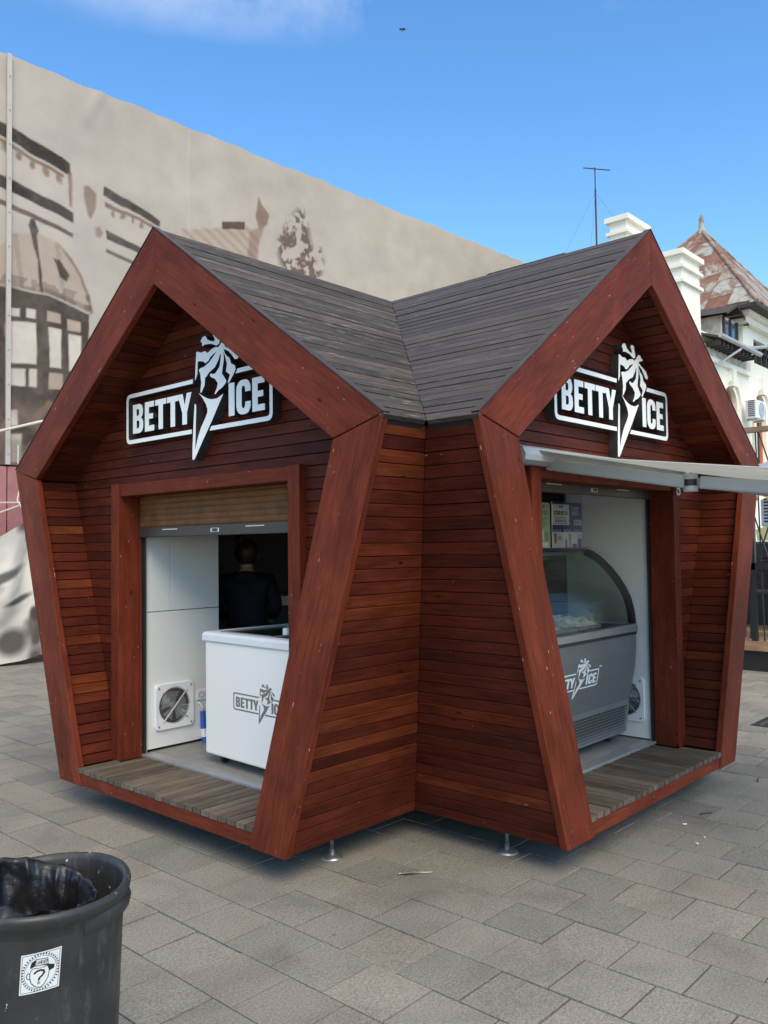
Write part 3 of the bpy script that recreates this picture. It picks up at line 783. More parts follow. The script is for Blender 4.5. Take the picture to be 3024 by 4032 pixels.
# ------------------------------------------------------------------ awning over the right door
aw = empty('awning', (0, -1.88, K + 2.03), 0, 'grey folding-arm awning opened out over the right doorway', 'awning')
az = lambda y: float(np.interp(-y, [1.93, 2.42, 3.19, 3.85], [2.122, 2.028, 1.927, 1.852]))
def A_(x, y, z): return (x, y + 1.88, z - 2.03)
cs = [(0, 0.0), (-0.07, 0.0), (-0.105, 0.02), (-0.11, 0.05), (-0.09, 0.092), (-0.05, 0.108), (0, 0.108)]
V = [(x, y, z) for x in (-1.16, 1.06) for y, z in cs]
mk('cassette', V, [(0, 1, 2, 3, 4, 5, 6), (13, 12, 11, 10, 9, 8, 7)] + [(i, (i + 1) % 7, 7 + (i + 1) % 7, 7 + i) for i in range(7)], M['awn_frame'], aw)
ys = np.linspace(-1.95, -3.85, 20)
V = []; F = []
for y in ys:
    for k in range(9):
        x = -1.0 + 2.0 * k / 8
        sag = -0.018 * math.sin(math.pi * (y + 1.95) / -1.9) * (1 - (x) ** 2)
        V.append(A_(x, y, az(y) + sag))
for i in range(19):
    for k in range(8): F.append((i * 9 + k, i * 9 + k + 1, (i + 1) * 9 + k + 1, (i + 1) * 9 + k))
fab = mk('fabric', V, F, M['awn_fab'], aw, smooth=True)
md = fab.modifiers.new('thickness', 'SOLIDIFY'); md.thickness = 0.006
def bar(p, q, hw, hh):
    p, q = Vector(p), Vector(q); d = (q - p).normalized(); sd = d.cross(Vector((0, 0, 1))).normalized(); up = sd.cross(d)
    V = [b + sd * sx * hw + up * sz * hh for b in (p, q) for sx, sz in ((-1, -1), (1, -1), (1, 1), (-1, 1))]
    return V, [(3, 2, 1, 0), (4, 5, 6, 7), (0, 1, 5, 4), (1, 2, 6, 5), (2, 3, 7, 6), (3, 0, 4, 7)]
for s in (-1, 1):
    sho, elb, end = A_(s * 0.84, -1.93, 2.045), A_(s * 0.78, -2.74, 1.893), A_(s * 0.80, -3.80, 1.755)
    mk('upper_arm', *bar(sho, elb, 0.019, 0.034), M['awn_frame'], aw, bevel=0.01, bseg=2)
    mk('forearm', *bar((elb[0], elb[1] - 0.05, elb[2] - 0.002), end, 0.017, 0.033), M['awn_frame'], aw, bevel=0.01, bseg=2)
    j = MB().lathe([(0.0, -0.048), (0.034, -0.048), (0.036, -0.042), (0.036, -0.018)], elb, 20).lathe([(0.033, -0.018), (0.033, 0.016)], elb, 20, 1).lathe([(0.036, 0.016), (0.036, 0.040), (0.03, 0.046), (0.0, 0.046)], elb, 20)
    j.build('elbow_joint', [M['awn_frame'], M['black']], aw, smooth=False)
fbx = [A_(x, y, z) for x, y, z in boxv(-1.03, 1.03, -3.92, -3.83, 1.77, 1.86)]
mk('front_bar', fbx, BOXF, M['awn_frame'], aw, bevel=0.012, bseg=2)
ey = MB().tube([A_(0.93, -1.93, 2.04), A_(0.93, -1.95, 1.98)], 0.007)
ey.tube([A_(0.93 + 0.025 * math.cos(t), -1.95, 1.957 + 0.025 * math.sin(t)) for t in np.linspace(0, 6.28, 17)], 0.006)
ey.build('crank_eye', M['white_plastic'], aw, smooth=True)

# ------------------------------------------------------------------ chest freezer in the left doorway
fz = empty('chest_freezer', (-1.585, 0.355, K + 0.124), R(-2.5), 'white chest freezer with grey printed logo standing in the left doorway', 'freezer')
fz.rotation_euler = (0, 0, R(-2.5))
# local: x into the kiosk, y negative to the right
b = MB().box(0.0, 0.73, -1.24, 0.0, 0.066, 0.832); b.build('body', M['white_gloss'], fz, bevel=0.014, bseg=3)
prof = [(-0.006, 0.826), (-0.014, 0.836), (-0.014, 0.872), (-0.004, 0.890), (0.020, 0.896), (0.055, 0.894), (0.075, 0.880), (0.075, 0.826)]
V = []; F = []
ring = lambda o, z: [(o, -1.24 - (-o) * -1 if False else -1.24 + o * 1.0, z)]
for o_, z in prof:
    V += [(o_, -1.24 + o_, z), (0.73 - o_, -1.24 + o_, z), (0.73 - o_, -o_, z), (o_, -o_, z)]
n = len(prof)
for i in range(n - 1):
    for k in range(4): F.append((i * 4 + k, i * 4 + (k + 1) % 4, (i + 1) * 4 + (k + 1) % 4, (i + 1) * 4 + k))
mk('rim', V, F, M['white_plastic'], fz)
box('well', 0.07, 0.66, -1.17, -0.07, 0.60, 0.61, M['int_dark'], fz)
for x0, x1, y0, y1 in ((0.066, 0.074, -1.17, -0.07), (0.656, 0.664, -1.17, -0.07), (0.07, 0.66, -1.174, -1.166), (0.07, 0.66, -0.074, -0.066)):
    box('well_wall', x0, x1, y0, y1, 0.61, 0.872, M['int_dark'], fz)
for (y0, y1, z) in ((-0.66, -0.078, 0.884), (-1.162, -0.58, 0.876)):
    lid = box('glass_lid', 0.08, 0.65, y0, y1, z, z + 0.004, M['glass'], fz)
    m_ = MB()
    for a in ((0.076, 0.655, y0, y0 + 0.02), (0.076, 0.655, y1 - 0.02, y1), (0.076, 0.096, y0, y1), (0.635, 0.655, y0, y1)): m_.box(a[0], a[1], a[2], a[3], z - 0.002, z + 0.010)
    m_.build('lid_frame', M['alu'], lid)
box('lid_handle', 0.20, 0.26, -0.64, -0.60, 0.885, 0.935, M['white_plastic'], fz, bevel=0.006)
for x, y in ((0.09, -0.10), (0.64, -0.10), (0.09, -1.14), (0.64, -1.14)):
    c = MB().tube([(x, y - 0.016, 0.027), (x, y + 0.016, 0.027)], 0.027, 14); c.box(x - 0.02, x + 0.02, y - 0.02, y + 0.02, 0.045, 0.07)
    c.build('caster', M['black'], fz)
me = glyph_mesh('logo_print', logo_splines(), 0.0016, lambda x, y, z: (-0.0012 - z * 0.5, -0.355 + 0.022 - (x + 0.765) * 0.352 + 0.0, 0.527 - 0.124 + (y + 0.084) * 0.326), [M['logo_grey']])
link('logo_print', me, fz)

# ------------------------------------------------------------------ ice cream display case in the right doorway
dc = empty('display_case', (0.12, -1.2, K + 0.124), 0, 'grey curved-glass ice cream display case standing in the right doorway', 'display case')
X0, X1 = -0.70, 0.68            # local x (world -0.58 .. 0.80)
def D_(x, y, z): return (x, y + 1.2, z - 0.124)
front = [(-1.554, .194), (-1.587, .433), (-1.613, .54), (-1.638, .66), (-1.653, .80), (-1.656, .93)]
def sweep(name, prof, x0, x1, mat, parent, close=True, smooth=False):
    n = len(prof); V = [D_(x, y, z) for x in (x0, x1) for y, z in prof]
    F = [(i, (i + 1) % n, n + (i + 1) % n, n + i) for i in range(n if close else n - 1)]
    if close: F += [tuple(range(n))[::-1], tuple(range(n, 2 * n))]
    return mk(name, V, F, mat, parent, smooth=smooth)
sweep('body', front[1:] + [(-0.72, .93), (-0.72, .20), (-1.50, .20), (-1.52, .433)], X0, X1, M['case_grey'], dc)
sweep('lip', [(-1.658, .932), (-1.668, .940), (-1.668, .985), (-1.658, .992), (-1.60, .992), (-1.60, .932)], X0 - 0.004, X1 + 0.004, M['case_lip'], dc)
sweep('lip_shadow_gap', [(-1.657, .915), (-1.661, .915), (-1.661, .9315), (-1.657, .9315)], X0, X1, M['black'], dc)
# perforated kick panel: real holes
V = []; F = []
nc, nr = 58, 9
px_, pz_ = (X1 - X0 - 0.05) / nc, 0.195 / nr
gy = lambda z: -1.554 - 0.033 * (z - .194) / (.433 - .194) - 0.004
for i in range(nc):
    for j in range(nr):
        cx = X0 + 0.025 + (i + 0.5) * px_; cz = 0.203 + (j + 0.5) * pz_
        b0 = len(V); sq = [(-.5, -.5), (0, -.5), (.5, -.5), (.5, 0), (.5, .5), (0, .5), (-.5, .5), (-.5, 0)]
        for sx, sz in sq: V.append(D_(cx + sx * px_, gy(cz + sz * pz_), cz + sz * pz_))
        rr = 0.43 if j > 2 else 0.43 - 0.07 * (3 - j)
        for k in range(8):
            t = 2 * math.pi * k / 8 - 3 * math.pi / 4
            V.append(D_(cx + math.cos(t) * rr * px_, gy(cz + math.sin(t) * rr * pz_), cz + math.sin(t) * rr * pz_))
        F += [(b0 + k, b0 + (k + 1) % 8, b0 + 8 + (k + 1) % 8, b0 + 8 + k) for k in range(8)]
kick = mk('kick_grille', V, F, M['case_lip'], dc)
kick.data.materials[0] = M['case_grille'] = plain('grille_grey_steel', (0.24, 0.25, 0.25), 0.4, metal=0.4, var=0.05)
kf = MB()
for x0, x1, z0, z1 in ((X0, X0 + 0.025, .194, .433), (X1 - 0.025, X1, .194, .433), (X0 + 0.025, X1 - 0.025, .398, .433), (X0 + 0.025, X1 - 0.025, .190, .203)):
    kf.add([D_(x, gy(z) + o, z) for x, z in ((x0, z0), (x1, z0), (x1, z1), (x0, z1)) for o in (0.0,)] + [D_(x, gy(z) + 0.03, z) for x, z in ((x0, z0), (x1, z0), (x1, z1), (x0, z1))], BOXF)
kf.build('kick_frame', M['case_grille'], kick)
sweep('kick_backing', [(-1.548, .196), (-1.57, .43), (-1.54, .43), (-1.53, .196)], X0 + 0.01, X1 - 0.01, M['black'], dc)
arc = [(-1.656, .992), (-1.654, 1.03), (-1.645, 1.10), (-1.622, 1.185), (-1.585, 1.26), (-1.538, 1.33), (-1.48, 1.40), (-1.421, 1.457), (-1.37, 1.497), (-1.323, 1.525), (-1.28, 1.543), (-1.238, 1.553)]
arc_f = []
for i in range(len(arc) - 1):
    for k in range(3):
        f = k / 3; arc_f.append((arc[i][0] * (1 - f) + arc[i + 1][0] * f, arc[i][1] * (1 - f) + arc[i + 1][1] * f))
arc_f.append(arc[-1])
sweep('curved_glass', arc_f, X0, X1 - 0.012, M['glass'], dc, close=False, smooth=True)
# end frame: thick black arch at each end plus side glass
for x0, x1 in ((X1 - 0.014, X1 + 0.006), (X0 - 0.006, X0 + 0.014)):
    cx_, cz_ = -1.15, 1.02
    inn = []
    for y, z in arc_f:
        d = math.hypot(y - cx_, z - cz_); k = (d - 0.055) / d
        inn.append((cx_ + (y - cx_) * k, max(0.992, cz_ + (z - cz_) * k)))
    V = []; F = []
    for x in (x0, x1):
        V += [D_(x, y, z) for y, z in arc_f] + [D_(x, y, z) for y, z in inn]
    n = len(arc_f)
    for i in range(n - 1):
        F += [(i, i + 1, n + i + 1, n + i), (2 * n + i, 3 * n + i, 3 * n + i + 1, 2 * n + i + 1), (i, 2 * n + i, 2 * n + i + 1, i + 1), (n + i, n + i + 1, 3 * n + i + 1, 3 * n + i)]
    F += [(0, n, 3 * n, 2 * n), (n - 1, 3 * n - 1, 4 * n - 1, 2 * n - 1)]
    mk('end_arch', V, F, M['black'], dc)
    xm = (x0 + x1) / 2
    V = [D_(xm, y, z) for y, z in inn] + [D_(xm, -0.80, 1.50), D_(xm, -0.80, .992)]
    mk('side_glass', V, [tuple(range(len(V)))], M['glass'], dc)
sweep('top_plate', [(-1.30, 1.538), (-1.26, 1.556), (-0.80, 1.556), (-0.80, 1.530), (-1.26, 1.528)], X0, X1, M['case_lip'], dc)
for x in (X0 + 0.03, X1 - 0.05): box('rear_post', x, x + 0.03, 0.40, 0.43, 0.868, 1.406, M['black'], dc)
sweep('top_lamp', [(-1.27, 1.500), (-1.20, 1.500), (-1.20, 1.526), (-1.27, 1.526)], X0 + 0.03, X1 - 0.05, M['white_plastic'], dc)
sweep('counter_shelf', [(-1.63, .985), (-0.82, .975), (-0.82, .94), (-1.63, .94)], X0 + 0.02, X1 - 0.02, M['case_grey'], dc)
M['gelato'] = plain('pale_reflection', (0.80, 0.82, 0.84), 0.35, var=0.10, scale=30, bmp=0.5)  # pale colour painted in place of the bright reflection on the glass
M['refl_blue'] = plain('grey_blue_reflection', (0.30, 0.42, 0.52), 0.4, var=0.2, scale=30, bmp=0.5)  # bluish part of the same painted reflection
for i in range(6):  # trays and mounds added to imitate the rippled reflection in the curved glass
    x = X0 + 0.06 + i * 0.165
    tr = sweep('added_tray', [(-1.56, .986), (-1.555, 1.008), (-1.02, 1.02), (-1.02, .986)], x, x + 0.155, M['case_lip'], dc)
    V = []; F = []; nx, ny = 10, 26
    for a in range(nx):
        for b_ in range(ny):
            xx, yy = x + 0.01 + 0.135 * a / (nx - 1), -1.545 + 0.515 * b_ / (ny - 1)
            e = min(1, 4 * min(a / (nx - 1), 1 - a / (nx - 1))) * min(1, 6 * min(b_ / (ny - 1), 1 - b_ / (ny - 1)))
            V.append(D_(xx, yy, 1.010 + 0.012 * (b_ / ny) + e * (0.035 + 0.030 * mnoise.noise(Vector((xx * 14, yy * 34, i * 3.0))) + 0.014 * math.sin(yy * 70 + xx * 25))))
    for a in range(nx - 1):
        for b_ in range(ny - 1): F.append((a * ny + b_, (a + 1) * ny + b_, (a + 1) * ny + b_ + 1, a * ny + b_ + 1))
    mk('reflection_mound', V, F, M['refl_blue'] if i in (1, 3) else M['gelato'], tr, smooth=True)
for x in (X0 + 0.08, X1 - 0.12):
    for y in (-1.48, -0.85): sweep('foot', [(y, .124), (y + .05, .124), (y + .05, .20), (y, .20)], x, x + 0.05, M['black'], dc)
sz_, sx_ = 0.335, 0.405
TMK = [[(.80 + a * .28, .275 + b_ * .2) for a, b_ in GLY['T'][0]], [(.845, .275), (.854, .275), (.854, .298), (.862, .282), (.870, .298), (.870, .275), (.879, .275), (.879, .315), (.870, .315), (.862, .298), (.854, .315), (.845, .315)]]
me = glyph_mesh('logo_print', logo_splines() + TMK, 0.0016, lambda x, y, z: D_(0.235 + (x - 0.80) * sx_ + (y) * 0.035 - 0.12, float(np.interp(0.613 + (y + 0.084) * sz_, [q[1] for q in front], [q[0] for q in front])) - 0.003 + z * 0.5, 0.613 + (y + 0.084) * sz_), [M['logo_white']])
link('logo_print', me, dc)

# posters standing on the display case
def bars(S, T, rects, base):
    C = np.ones(S.shape + (3,)) * np.array(base)
    for (s0, s1, t0, t1, col) in rects:
        mk_ = (S >= s0) & (S < s1) & (T >= t0) & (T < t1); C[mk_] = col
    return C
prr = random.Random(3)
def text_lines(s0, s1, t0, t1, n, col, ragged=0.25, h=0.5):
    L = []; p = (t1 - t0) / n
    for i in range(n):
        e = s1 - prr.random() * ragged * (s1 - s0); s = s0
        while s < e:
            wl = prr.uniform(0.03, 0.08); L.append((s, min(e, s + wl), t0 + i * p, t0 + i * p + p * h, col)); s += wl + 0.018
    return L
navy = (0.020, 0.022, 0.12); whi = (0.62, 0.62, 0.62); blk = (0.05, 0.05, 0.06)
rects = [(0, 1, 0.42, 1, navy), (0.0, 0.56, 0.50, 0.95, whi), (0.72, 0.98, 0.50, 0.62, whi), (0, 1, 0, 0.34, (0.55, 0.55, 0.58))]
rects += [(0.22, 0.36, 0.88, 0.92, (0.2, 0.2, 0.2))] + text_lines(0.06, 0.52, 0.72, 0.82, 2, blk, 0.05, 0.7) + text_lines(0.09, 0.50, 0.53, 0.69, 5, blk, 0.2)
rects += text_lines(0.66, 0.94, 0.72, 0.92, 5, (0.4, 0.45, 0.6), 0.3) + text_lines(0.75, 0.95, 0.52, 0.61, 2, blk, 0.1, 0.7)
for c0 in (0.05, 0.38, 0.71): rects += text_lines(c0, c0 + 0.26, 0.355, 0.41, 3, (0.35, 0.4, 0.6), 0.2)
for (a, b_, c, d, col) in ((0.05, 0.14, 0.1, 0.32, (0.22, 0.13, 0.10)), (0.12, 0.28, 0.02, 0.16, (0.60, 0.55, 0.50)), (0.18, 0.30, 0.16, 0.26, (0.45, 0.28, 0.26)), (0.42, 0.47, 0.0, 0.22, (0.10, 0.10, 0.25)), (0.40, 0.49, 0.2, 0.32, (0.62, 0.58, 0.50)), (0.55, 0.60, 0.0, 0.2, (0.35, 0.22, 0.12)), (0.53, 0.62, 0.18, 0.32, (0.30, 0.22, 0.18)), (0.66, 0.80, 0.0, 0.09, (0.03, 0.03, 0.2)), (0.66, 0.80, 0.09, 0.17, (0.65, 0.62, 0.58)), (0.84, 0.98, 0.0, 0.2, (0.03, 0.03, 0.22)), (0.85, 0.97, 0.2, 0.3, (0.35, 0.35, 0.4))): rects.append((a, b_, c, d, col))
M['print'] = attr_mat('printed_paper', 0.5)
zp = K + 1.557
po = empty('menu_board', (0.36, -1.36, zp), 0, 'navy and white printed price board standing on the display case', 'menu board')
paint_grid('print', 110, 110, lambda S, T: np.stack([-0.21 + S * 0.42, np.zeros_like(S), T * 0.33], -1), lambda S, T: bars(S, T, rects, navy), M['print'], po)
box('board', -0.211, 0.211, 0.002, 0.006, 0.0, 0.331, M['white_plastic'], po)
box('holder', -0.215, 0.215, -0.010, -0.007, 0.0, 0.395, M['glass2'], po)
box('holder_foot', -0.2, 0.2, -0.04, 0.06, -0.0005, 0.003, M['glass2'], po)
grn = (0.30, 0.40, 0.22)
rects2 = text_lines(0.15, 0.9, 0.74, 0.84, 3, (0.08, 0.12, 0.07), 0.2) + text_lines(0.1, 0.9, 0.46, 0.70, 8, (0.10, 0.14, 0.08), 0.3) + [(0.45, 0.6, 0.88, 0.95, (0.03, 0.18, 0.12)), (0.2, 0.5, 0.2, 0.4, (0.5, 0.52, 0.42)), (0.55, 0.85, 0.15, 0.36, (0.2, 0.24, 0.16)), (0.35, 0.8, 0.04, 0.13, (0.55, 0.55, 0.48))]
po2 = empty('notice_board', (0.03, -1.36, zp), R(8), 'pale green printed notice standing beside the navy price board', 'notice')
paint_grid('print', 70, 90, lambda S, T: np.stack([-0.11 + S * 0.23, np.zeros_like(S), T * 0.32], -1), lambda S, T: bars(S, T, rects2, grn), M['print'], po2)
box('board', -0.111, 0.121, 0.002, 0.006, 0.0, 0.321, M['white_plastic'], po2)
box('stand', -0.02, 0.03, 0.006, 0.09, 0.0, 0.003, M['glass2'], po2)
# cups seen behind the glass
for i, (x, h) in enumerate(((0.40, 0.12), (0.49, 0.13), (0.58, 0.14), (0.66, 0.11))):
    c = MB().lathe([(0.0, 0), (0.022, 0), (0.026, h * 0.7), (0.012, h * 0.86), (0.012, h), (0.0, h)], (0, 0, 0), 14)
    o = c.build('sauce_bottle', M['white_plastic'], None, smooth=True); o.location = (x, -0.93, K + 0.976)
    tag(o, 'small pale sauce bottle at the back of the display case, %s from the left' % ['first', 'second', 'third', 'fourth'][i], 'bottle', 'sauce bottles in the display case')

# ------------------------------------------------------------------ fans, sockets, plug on the white panels
def make_fan(loc, rz, lab):
    f = empty('exhaust_fan', loc, rz, lab, 'fan', 'wall exhaust fans')
    # local: x along wall, y out of the wall (towards -y), z up; plate 0.33
    V, F = boxv(-0.167, 0.167, -0.022, 0, -0.167, 0.167), BOXF
    # plate as ring with round hole
    n = 32; V = []; F = []
    def sqr(t):
        c, s = math.cos(t), math.sin(t); k = 0.167 / max(abs(c), abs(s)); x, z = c * k, s * k
        if min(abs(x), abs(z)) > 0.14:
            ex, ez = abs(x) - 0.14, abs(z) - 0.14; d = math.hypot(ex, ez)
            if d > 0.027: x, z = math.copysign(0.14 + ex * 0.027 / d, x), math.copysign(0.14 + ez * 0.027 / d, z)
        return x, z
    for i in range(n * 2):
        t = 2 * math.pi * i / (n * 2); x, z = sqr(t); r = 0.128
        V += [(x, 0, z), (x, -0.016, z), (x * 0.97, -0.022, z * 0.97), (r * 1.08 * math.cos(t), -0.020, r * 1.08 * math.sin(t)), (r * math.cos(t), -0.012, r * math.sin(t)), (r * math.cos(t), 0.0, r * math.sin(t))]
    for i in range(n * 2):
        j = (i + 1) % (n * 2)
        for k in range(5): F.append((i * 6 + k, j * 6 + k, j * 6 + k + 1, i * 6 + k + 1))
    mk('plate', V, F, M['white_plastic'], f)
    V = [(0.128 * math.cos(2 * math.pi * i / 32), -0.001, 0.128 * math.sin(2 * math.pi * i / 32)) for i in range(32)]
    mk('backing', V, [tuple(range(32))], M['dark'], f)
    for b in range(5):
        t0 = 2 * math.pi * b / 5 + 0.3; V = []
        for r, w_ in ((0.03, 0.35), (0.11, 0.42)):
            V += [(r * math.cos(t0 - w_), -0.003, r * math.sin(t0 - w_)), (r * math.cos(t0 + w_), -0.009, r * math.sin(t0 + w_))]
        mk('blade', V, [(0, 1, 3, 2)], M['alu'], f)
    MB().tube([(0, -0.002, 0), (0, -0.012, 0)], 0.032, 16).build('hub', M['alu'], f)
    for r in np.arange(0.03, 0.127, 0.0105):
        m_ = MB(); m_.tube([(r * math.cos(t), -0.024, r * math.sin(t)) for t in np.linspace(0, 2 * math.pi, 33)], 0.0017, 5)
        m_.build('guard_ring', M['steel'], f, smooth=True)
    for t in (0.82, 0.82 + math.pi / 2):
        m_ = MB(); c, s = math.cos(t), math.sin(t)
        for o_ in ((-0.003, 0.003) if t < 1 else (0.0,)):
            m_.tube([(c * -0.150 - s * o_, -0.026, s * -0.150 + c * o_), (c * 0.150 - s * o_, -0.026, s * 0.150 + c * o_)], 0.0028, 6)
        m_.build('guard_strut', M['steel'], f)
    for sx in (-1, 1):
        for sz in (-1, 1):
            MB().tube([(sx * 0.138, -0.020, sz * 0.138), (sx * 0.138, -0.026, sz * 0.138)], 0.008, 10).build('screw', M['alu'], f)
    return f
make_fan((-1.472, 0.9045, K + 0.434), 0, 'white square exhaust fan on the panel left of the chest freezer')
make_fan((0.9045, -1.50, K + 0.42), R(-90), 'white square exhaust fan half hidden behind the display case')
so = empty('power_socket', (-1.225, 0.9045, K + 0.478), 0, 'white triple wall socket between the fan and the freezer', 'socket')
box('plate', -0.05, 0.13, -0.012, 0, -0.04, 0.04, M['white_plastic'], so, bevel=0.004)
for x in (-0.01, 0.04, 0.09):
    m_ = MB(); m_.lathe([(0.021, 0.0), (0.021, 0.003), (0.018, 0.003), (0.016, -0.004), (0.0, -0.004)], (0, 0, 0), 18)
    o = m_.build('outlet', M['alu'], so); o.rotation_euler = (R(90), 0, 0); o.location = (x, -0.012, 0)
pl = empty('power_plug', (-1.225, 0.868, K + 0.124), 0, 'blue and white cable plug hanging beside the chest freezer', 'plug')
MB().tube([(0, 0.02, 0.23), (0, 0.01, 0.10)], 0.019, 14, r2=0.024).build('blue_body', M['blue'], pl)
MB().tube([(0, 0.008, 0.10), (0, 0.0, 0.04)], 0.026, 14).build('white_collar', M['white_plastic'], pl)
MB().tube([(0, 0.0, 0.04), (0, -0.005, 0.0)], 0.022, 12).build('blue_tail', M['blue'], pl)
MB().tube([(0, 0.02, 0.22), (-0.005, 0.02, 0.26), (-0.02, 0.025, 0.29), (-0.035, 0.04, 0.30)], 0.008, 8).build('cable', M['white_plastic'], pl, smooth=True)

# back counter inside
bc = empty('back_counter', (0.35, 1.45, K + 0.124), 0, 'dim grey serving counter in the shadow at the back', 'counter')
box('top', -0.45, 0.65, 0.0, 0.33, 0.93, 1.02, M['white_panel'], bc, bevel=0.004)
box('cabinet', -0.43, 0.63, 0.02, 0.33, 0.0, 0.93, M['int_dark'], bc)

# ------------------------------------------------------------------ person behind the freezer, seen from the back
def skin_obj(name, pts, edges, mat, parent, sub=2):
    me = bpy.data.meshes.new(name)
    me.from_pydata([p[0] for p in pts], edges, [])
    o = link(name, me, parent); me.materials.append(mat)
    bm = bmesh.new(); bm.from_mesh(me); lay = bm.verts.layers.skin.verify()
    bm.verts.ensure_lookup_table()
    for v, p in zip(bm.verts, pts):
        r = p[1]; v[lay].radius = (r, r) if isinstance(r, (int, float)) else r
    bm.verts[0][lay].use_root = True
    bm.to_mesh(me); bm.free()
    sk = o.modifiers.new('skin', 'SKIN'); sk.use_smooth_shade = True
    sb = o.modifiers.new('sub', 'SUBSURF'); sb.levels = sub; sb.render_levels = sub
    return o
pe = empty('person', (-0.58, 1.16, K + 0.124), R(-42), 'person with a hair bun in dark hooded top standing with back turned behind freezer', 'person')
# local frame: +y = facing direction, x = right
bodyP = [((0, 0, 0.80), 0.12), ((0, -0.01, 0.95), 0.12), ((0, -0.02, 1.10), 0.13), ((0, 0.0, 1.20), 0.07), ((0, 0.02, 1.29), 0.046), ((0, 0.045, 1.35), 0.055), ((0, 0.055, 1.42), 0.078), ((0, 0.05, 1.475), 0.055),
         ((0.14, 0.0, 1.15), 0.040), ((0.215, 0.03, 0.98), 0.042), ((0.19, 0.20, 0.86), 0.034), ((0.17, 0.28, 0.83), 0.028),
         ((-0.14, 0.0, 1.15), 0.040), ((-0.215, 0.03, 0.98), 0.042), ((-0.19, 0.20, 0.86), 0.034), ((-0.17, 0.28, 0.83), 0.028),
         ((0.085, 0, 0.76), 0.085), ((0.09, 0.02, 0.44), 0.055), ((0.09, -0.01, 0.09), 0.04), ((0.09, 0.10, 0.035), 0.032),
         ((-0.085, 0, 0.76), 0.085), ((-0.09, 0.02, 0.44), 0.055), ((-0.09, -0.01, 0.09), 0.04), ((-0.09, 0.10, 0.035), 0.032)]
bodyE = [(0, 1), (1, 2), (2, 3), (3, 4), (4, 5), (5, 6), (6, 7), (3, 8), (8, 9), (9, 10), (10, 11), (3, 12), (12, 13), (13, 14), (14, 15), (0, 16), (16, 17), (17, 18), (18, 19), (0, 20), (20, 21), (21, 22), (22, 23)]
body = skin_obj('body', bodyP, bodyE, M['skin'], pe)
# five separate fingers on each hand
for s in (-1, 1):
    for k, (dx, ln) in enumerate(((-0.030, 0.055), (-0.012, 0.075), (0.006, 0.080), (0.022, 0.068))):
        b0 = Vector((s * 0.17 + dx, 0.285, 0.828))
        skin_obj('finger', [(tuple(b0), 0.009), (tuple(b0 + Vector((0, ln * 0.55, -0.006))), 0.0085), (tuple(b0 + Vector((0, ln * 0.85, -0.028))), 0.0075)], [(0, 1), (1, 2)], M['skin'], body, 1)
    b0 = Vector((s * 0.17 - s * 0.03, 0.25, 0.83))
    skin_obj('thumb', [(tuple(b0), 0.010), (tuple(b0 + Vector((-s * 0.03, 0.03, -0.004))), 0.0095), (tuple(b0 + Vector((-s * 0.036, 0.055, -0.010))), 0.008)], [(0, 1), (1, 2)], M['skin'], body, 1)
skin_obj('hooded_top', [((0, 0, 0.72), (0.185, 0.135)), ((0, -0.01, 0.92), (0.18, 0.14)), ((0, -0.02, 1.08), (0.195, 0.145)), ((0, -0.01, 1.195), (0.165, 0.13)), ((0, -0.02, 1.265), (0.088, 0.085)),
          ((0.18, 0.0, 1.18), 0.082), ((0.245, 0.02, 0.97), 0.064), ((0.205, 0.19, 0.865), 0.047), ((-0.18, 0.0, 1.18), 0.082), ((-0.245, 0.02, 0.97), 0.064), ((-0.205, 0.19, 0.865), 0.047)],
         [(0, 1), (1, 2), (2, 3), (3, 4), (3, 5), (5, 6), (6, 7), (3, 8), (8, 9), (9, 10)], M['hoodie'], pe)
skin_obj('hood', [((0, -0.10, 1.16), (0.10, 0.04)), ((0, -0.115, 1.22), (0.125, 0.045)), ((0, -0.08, 1.27), (0.10, 0.045))], [(0, 1), (1, 2)], M['hoodie'], pe)
skin_obj('trousers', [((0, 0, 0.80), (0.165, 0.12)), ((0.09, 0, 0.72), 0.10), ((0.092, 0.02, 0.44), 0.073), ((0.092, -0.01, 0.08), 0.055), ((-0.09, 0, 0.72), 0.10), ((-0.092, 0.02, 0.44), 0.073), ((-0.092, -0.01, 0.08), 0.055)],
         [(0, 1), (1, 2), (2, 3), (0, 4), (4, 5), (5, 6)], M['trousers'], pe)
for s in (-1, 1):
    skin_obj('shoe', [((s * 0.09, -0.05, 0.04), 0.045), ((s * 0.09, 0.05, 0.04), 0.043), ((s * 0.09, 0.15, 0.03), 0.034)], [(0, 1), (1, 2)], M['black'], pe, 1)
def blob(name, c, r, mat, parent, amp=0.06, seed=0.0, n=24):
    V = []; F = []
    for i in range(n + 1):
        th = math.pi * i / n
        for k in range(n):
            ph = 2 * math.pi * k / n; d = Vector((math.sin(th) * math.cos(ph), math.sin(th) * math.sin(ph), math.cos(th)))
            q = 1 + amp * mnoise.noise(d * 3 + Vector((seed, 0, 0)))
            V.append((c[0] + d.x * r[0] * q, c[1] + d.y * r[1] * q, c[2] + d.z * r[2] * q))
    for i in range(n):
        for k in range(n): F.append((i * n + k, i * n + (k + 1) % n, (i + 1) * n + (k + 1) % n, (i + 1) * n + k))
    return mk(name, V, F, mat, parent, smooth=True)
blob('hair', (0, 0.020, 1.43), (0.100, 0.104, 0.108), M['hair'], pe, 0.08, 1.0)
blob('hair_bun', (-0.045, -0.050, 1.545), (0.046, 0.046, 0.038), M['hair'], pe, 0.25, 4.0)
for s in (-1, 1): blob('ear', (s * 0.085, 0.055, 1.405), (0.014, 0.022, 0.032), M['skin'], pe, 0.1, 2.0, 10)
blob('nose', (0, 0.138, 1.40), (0.013, 0.020, 0.022), M['skin'], pe, 0.05, 0, 10)
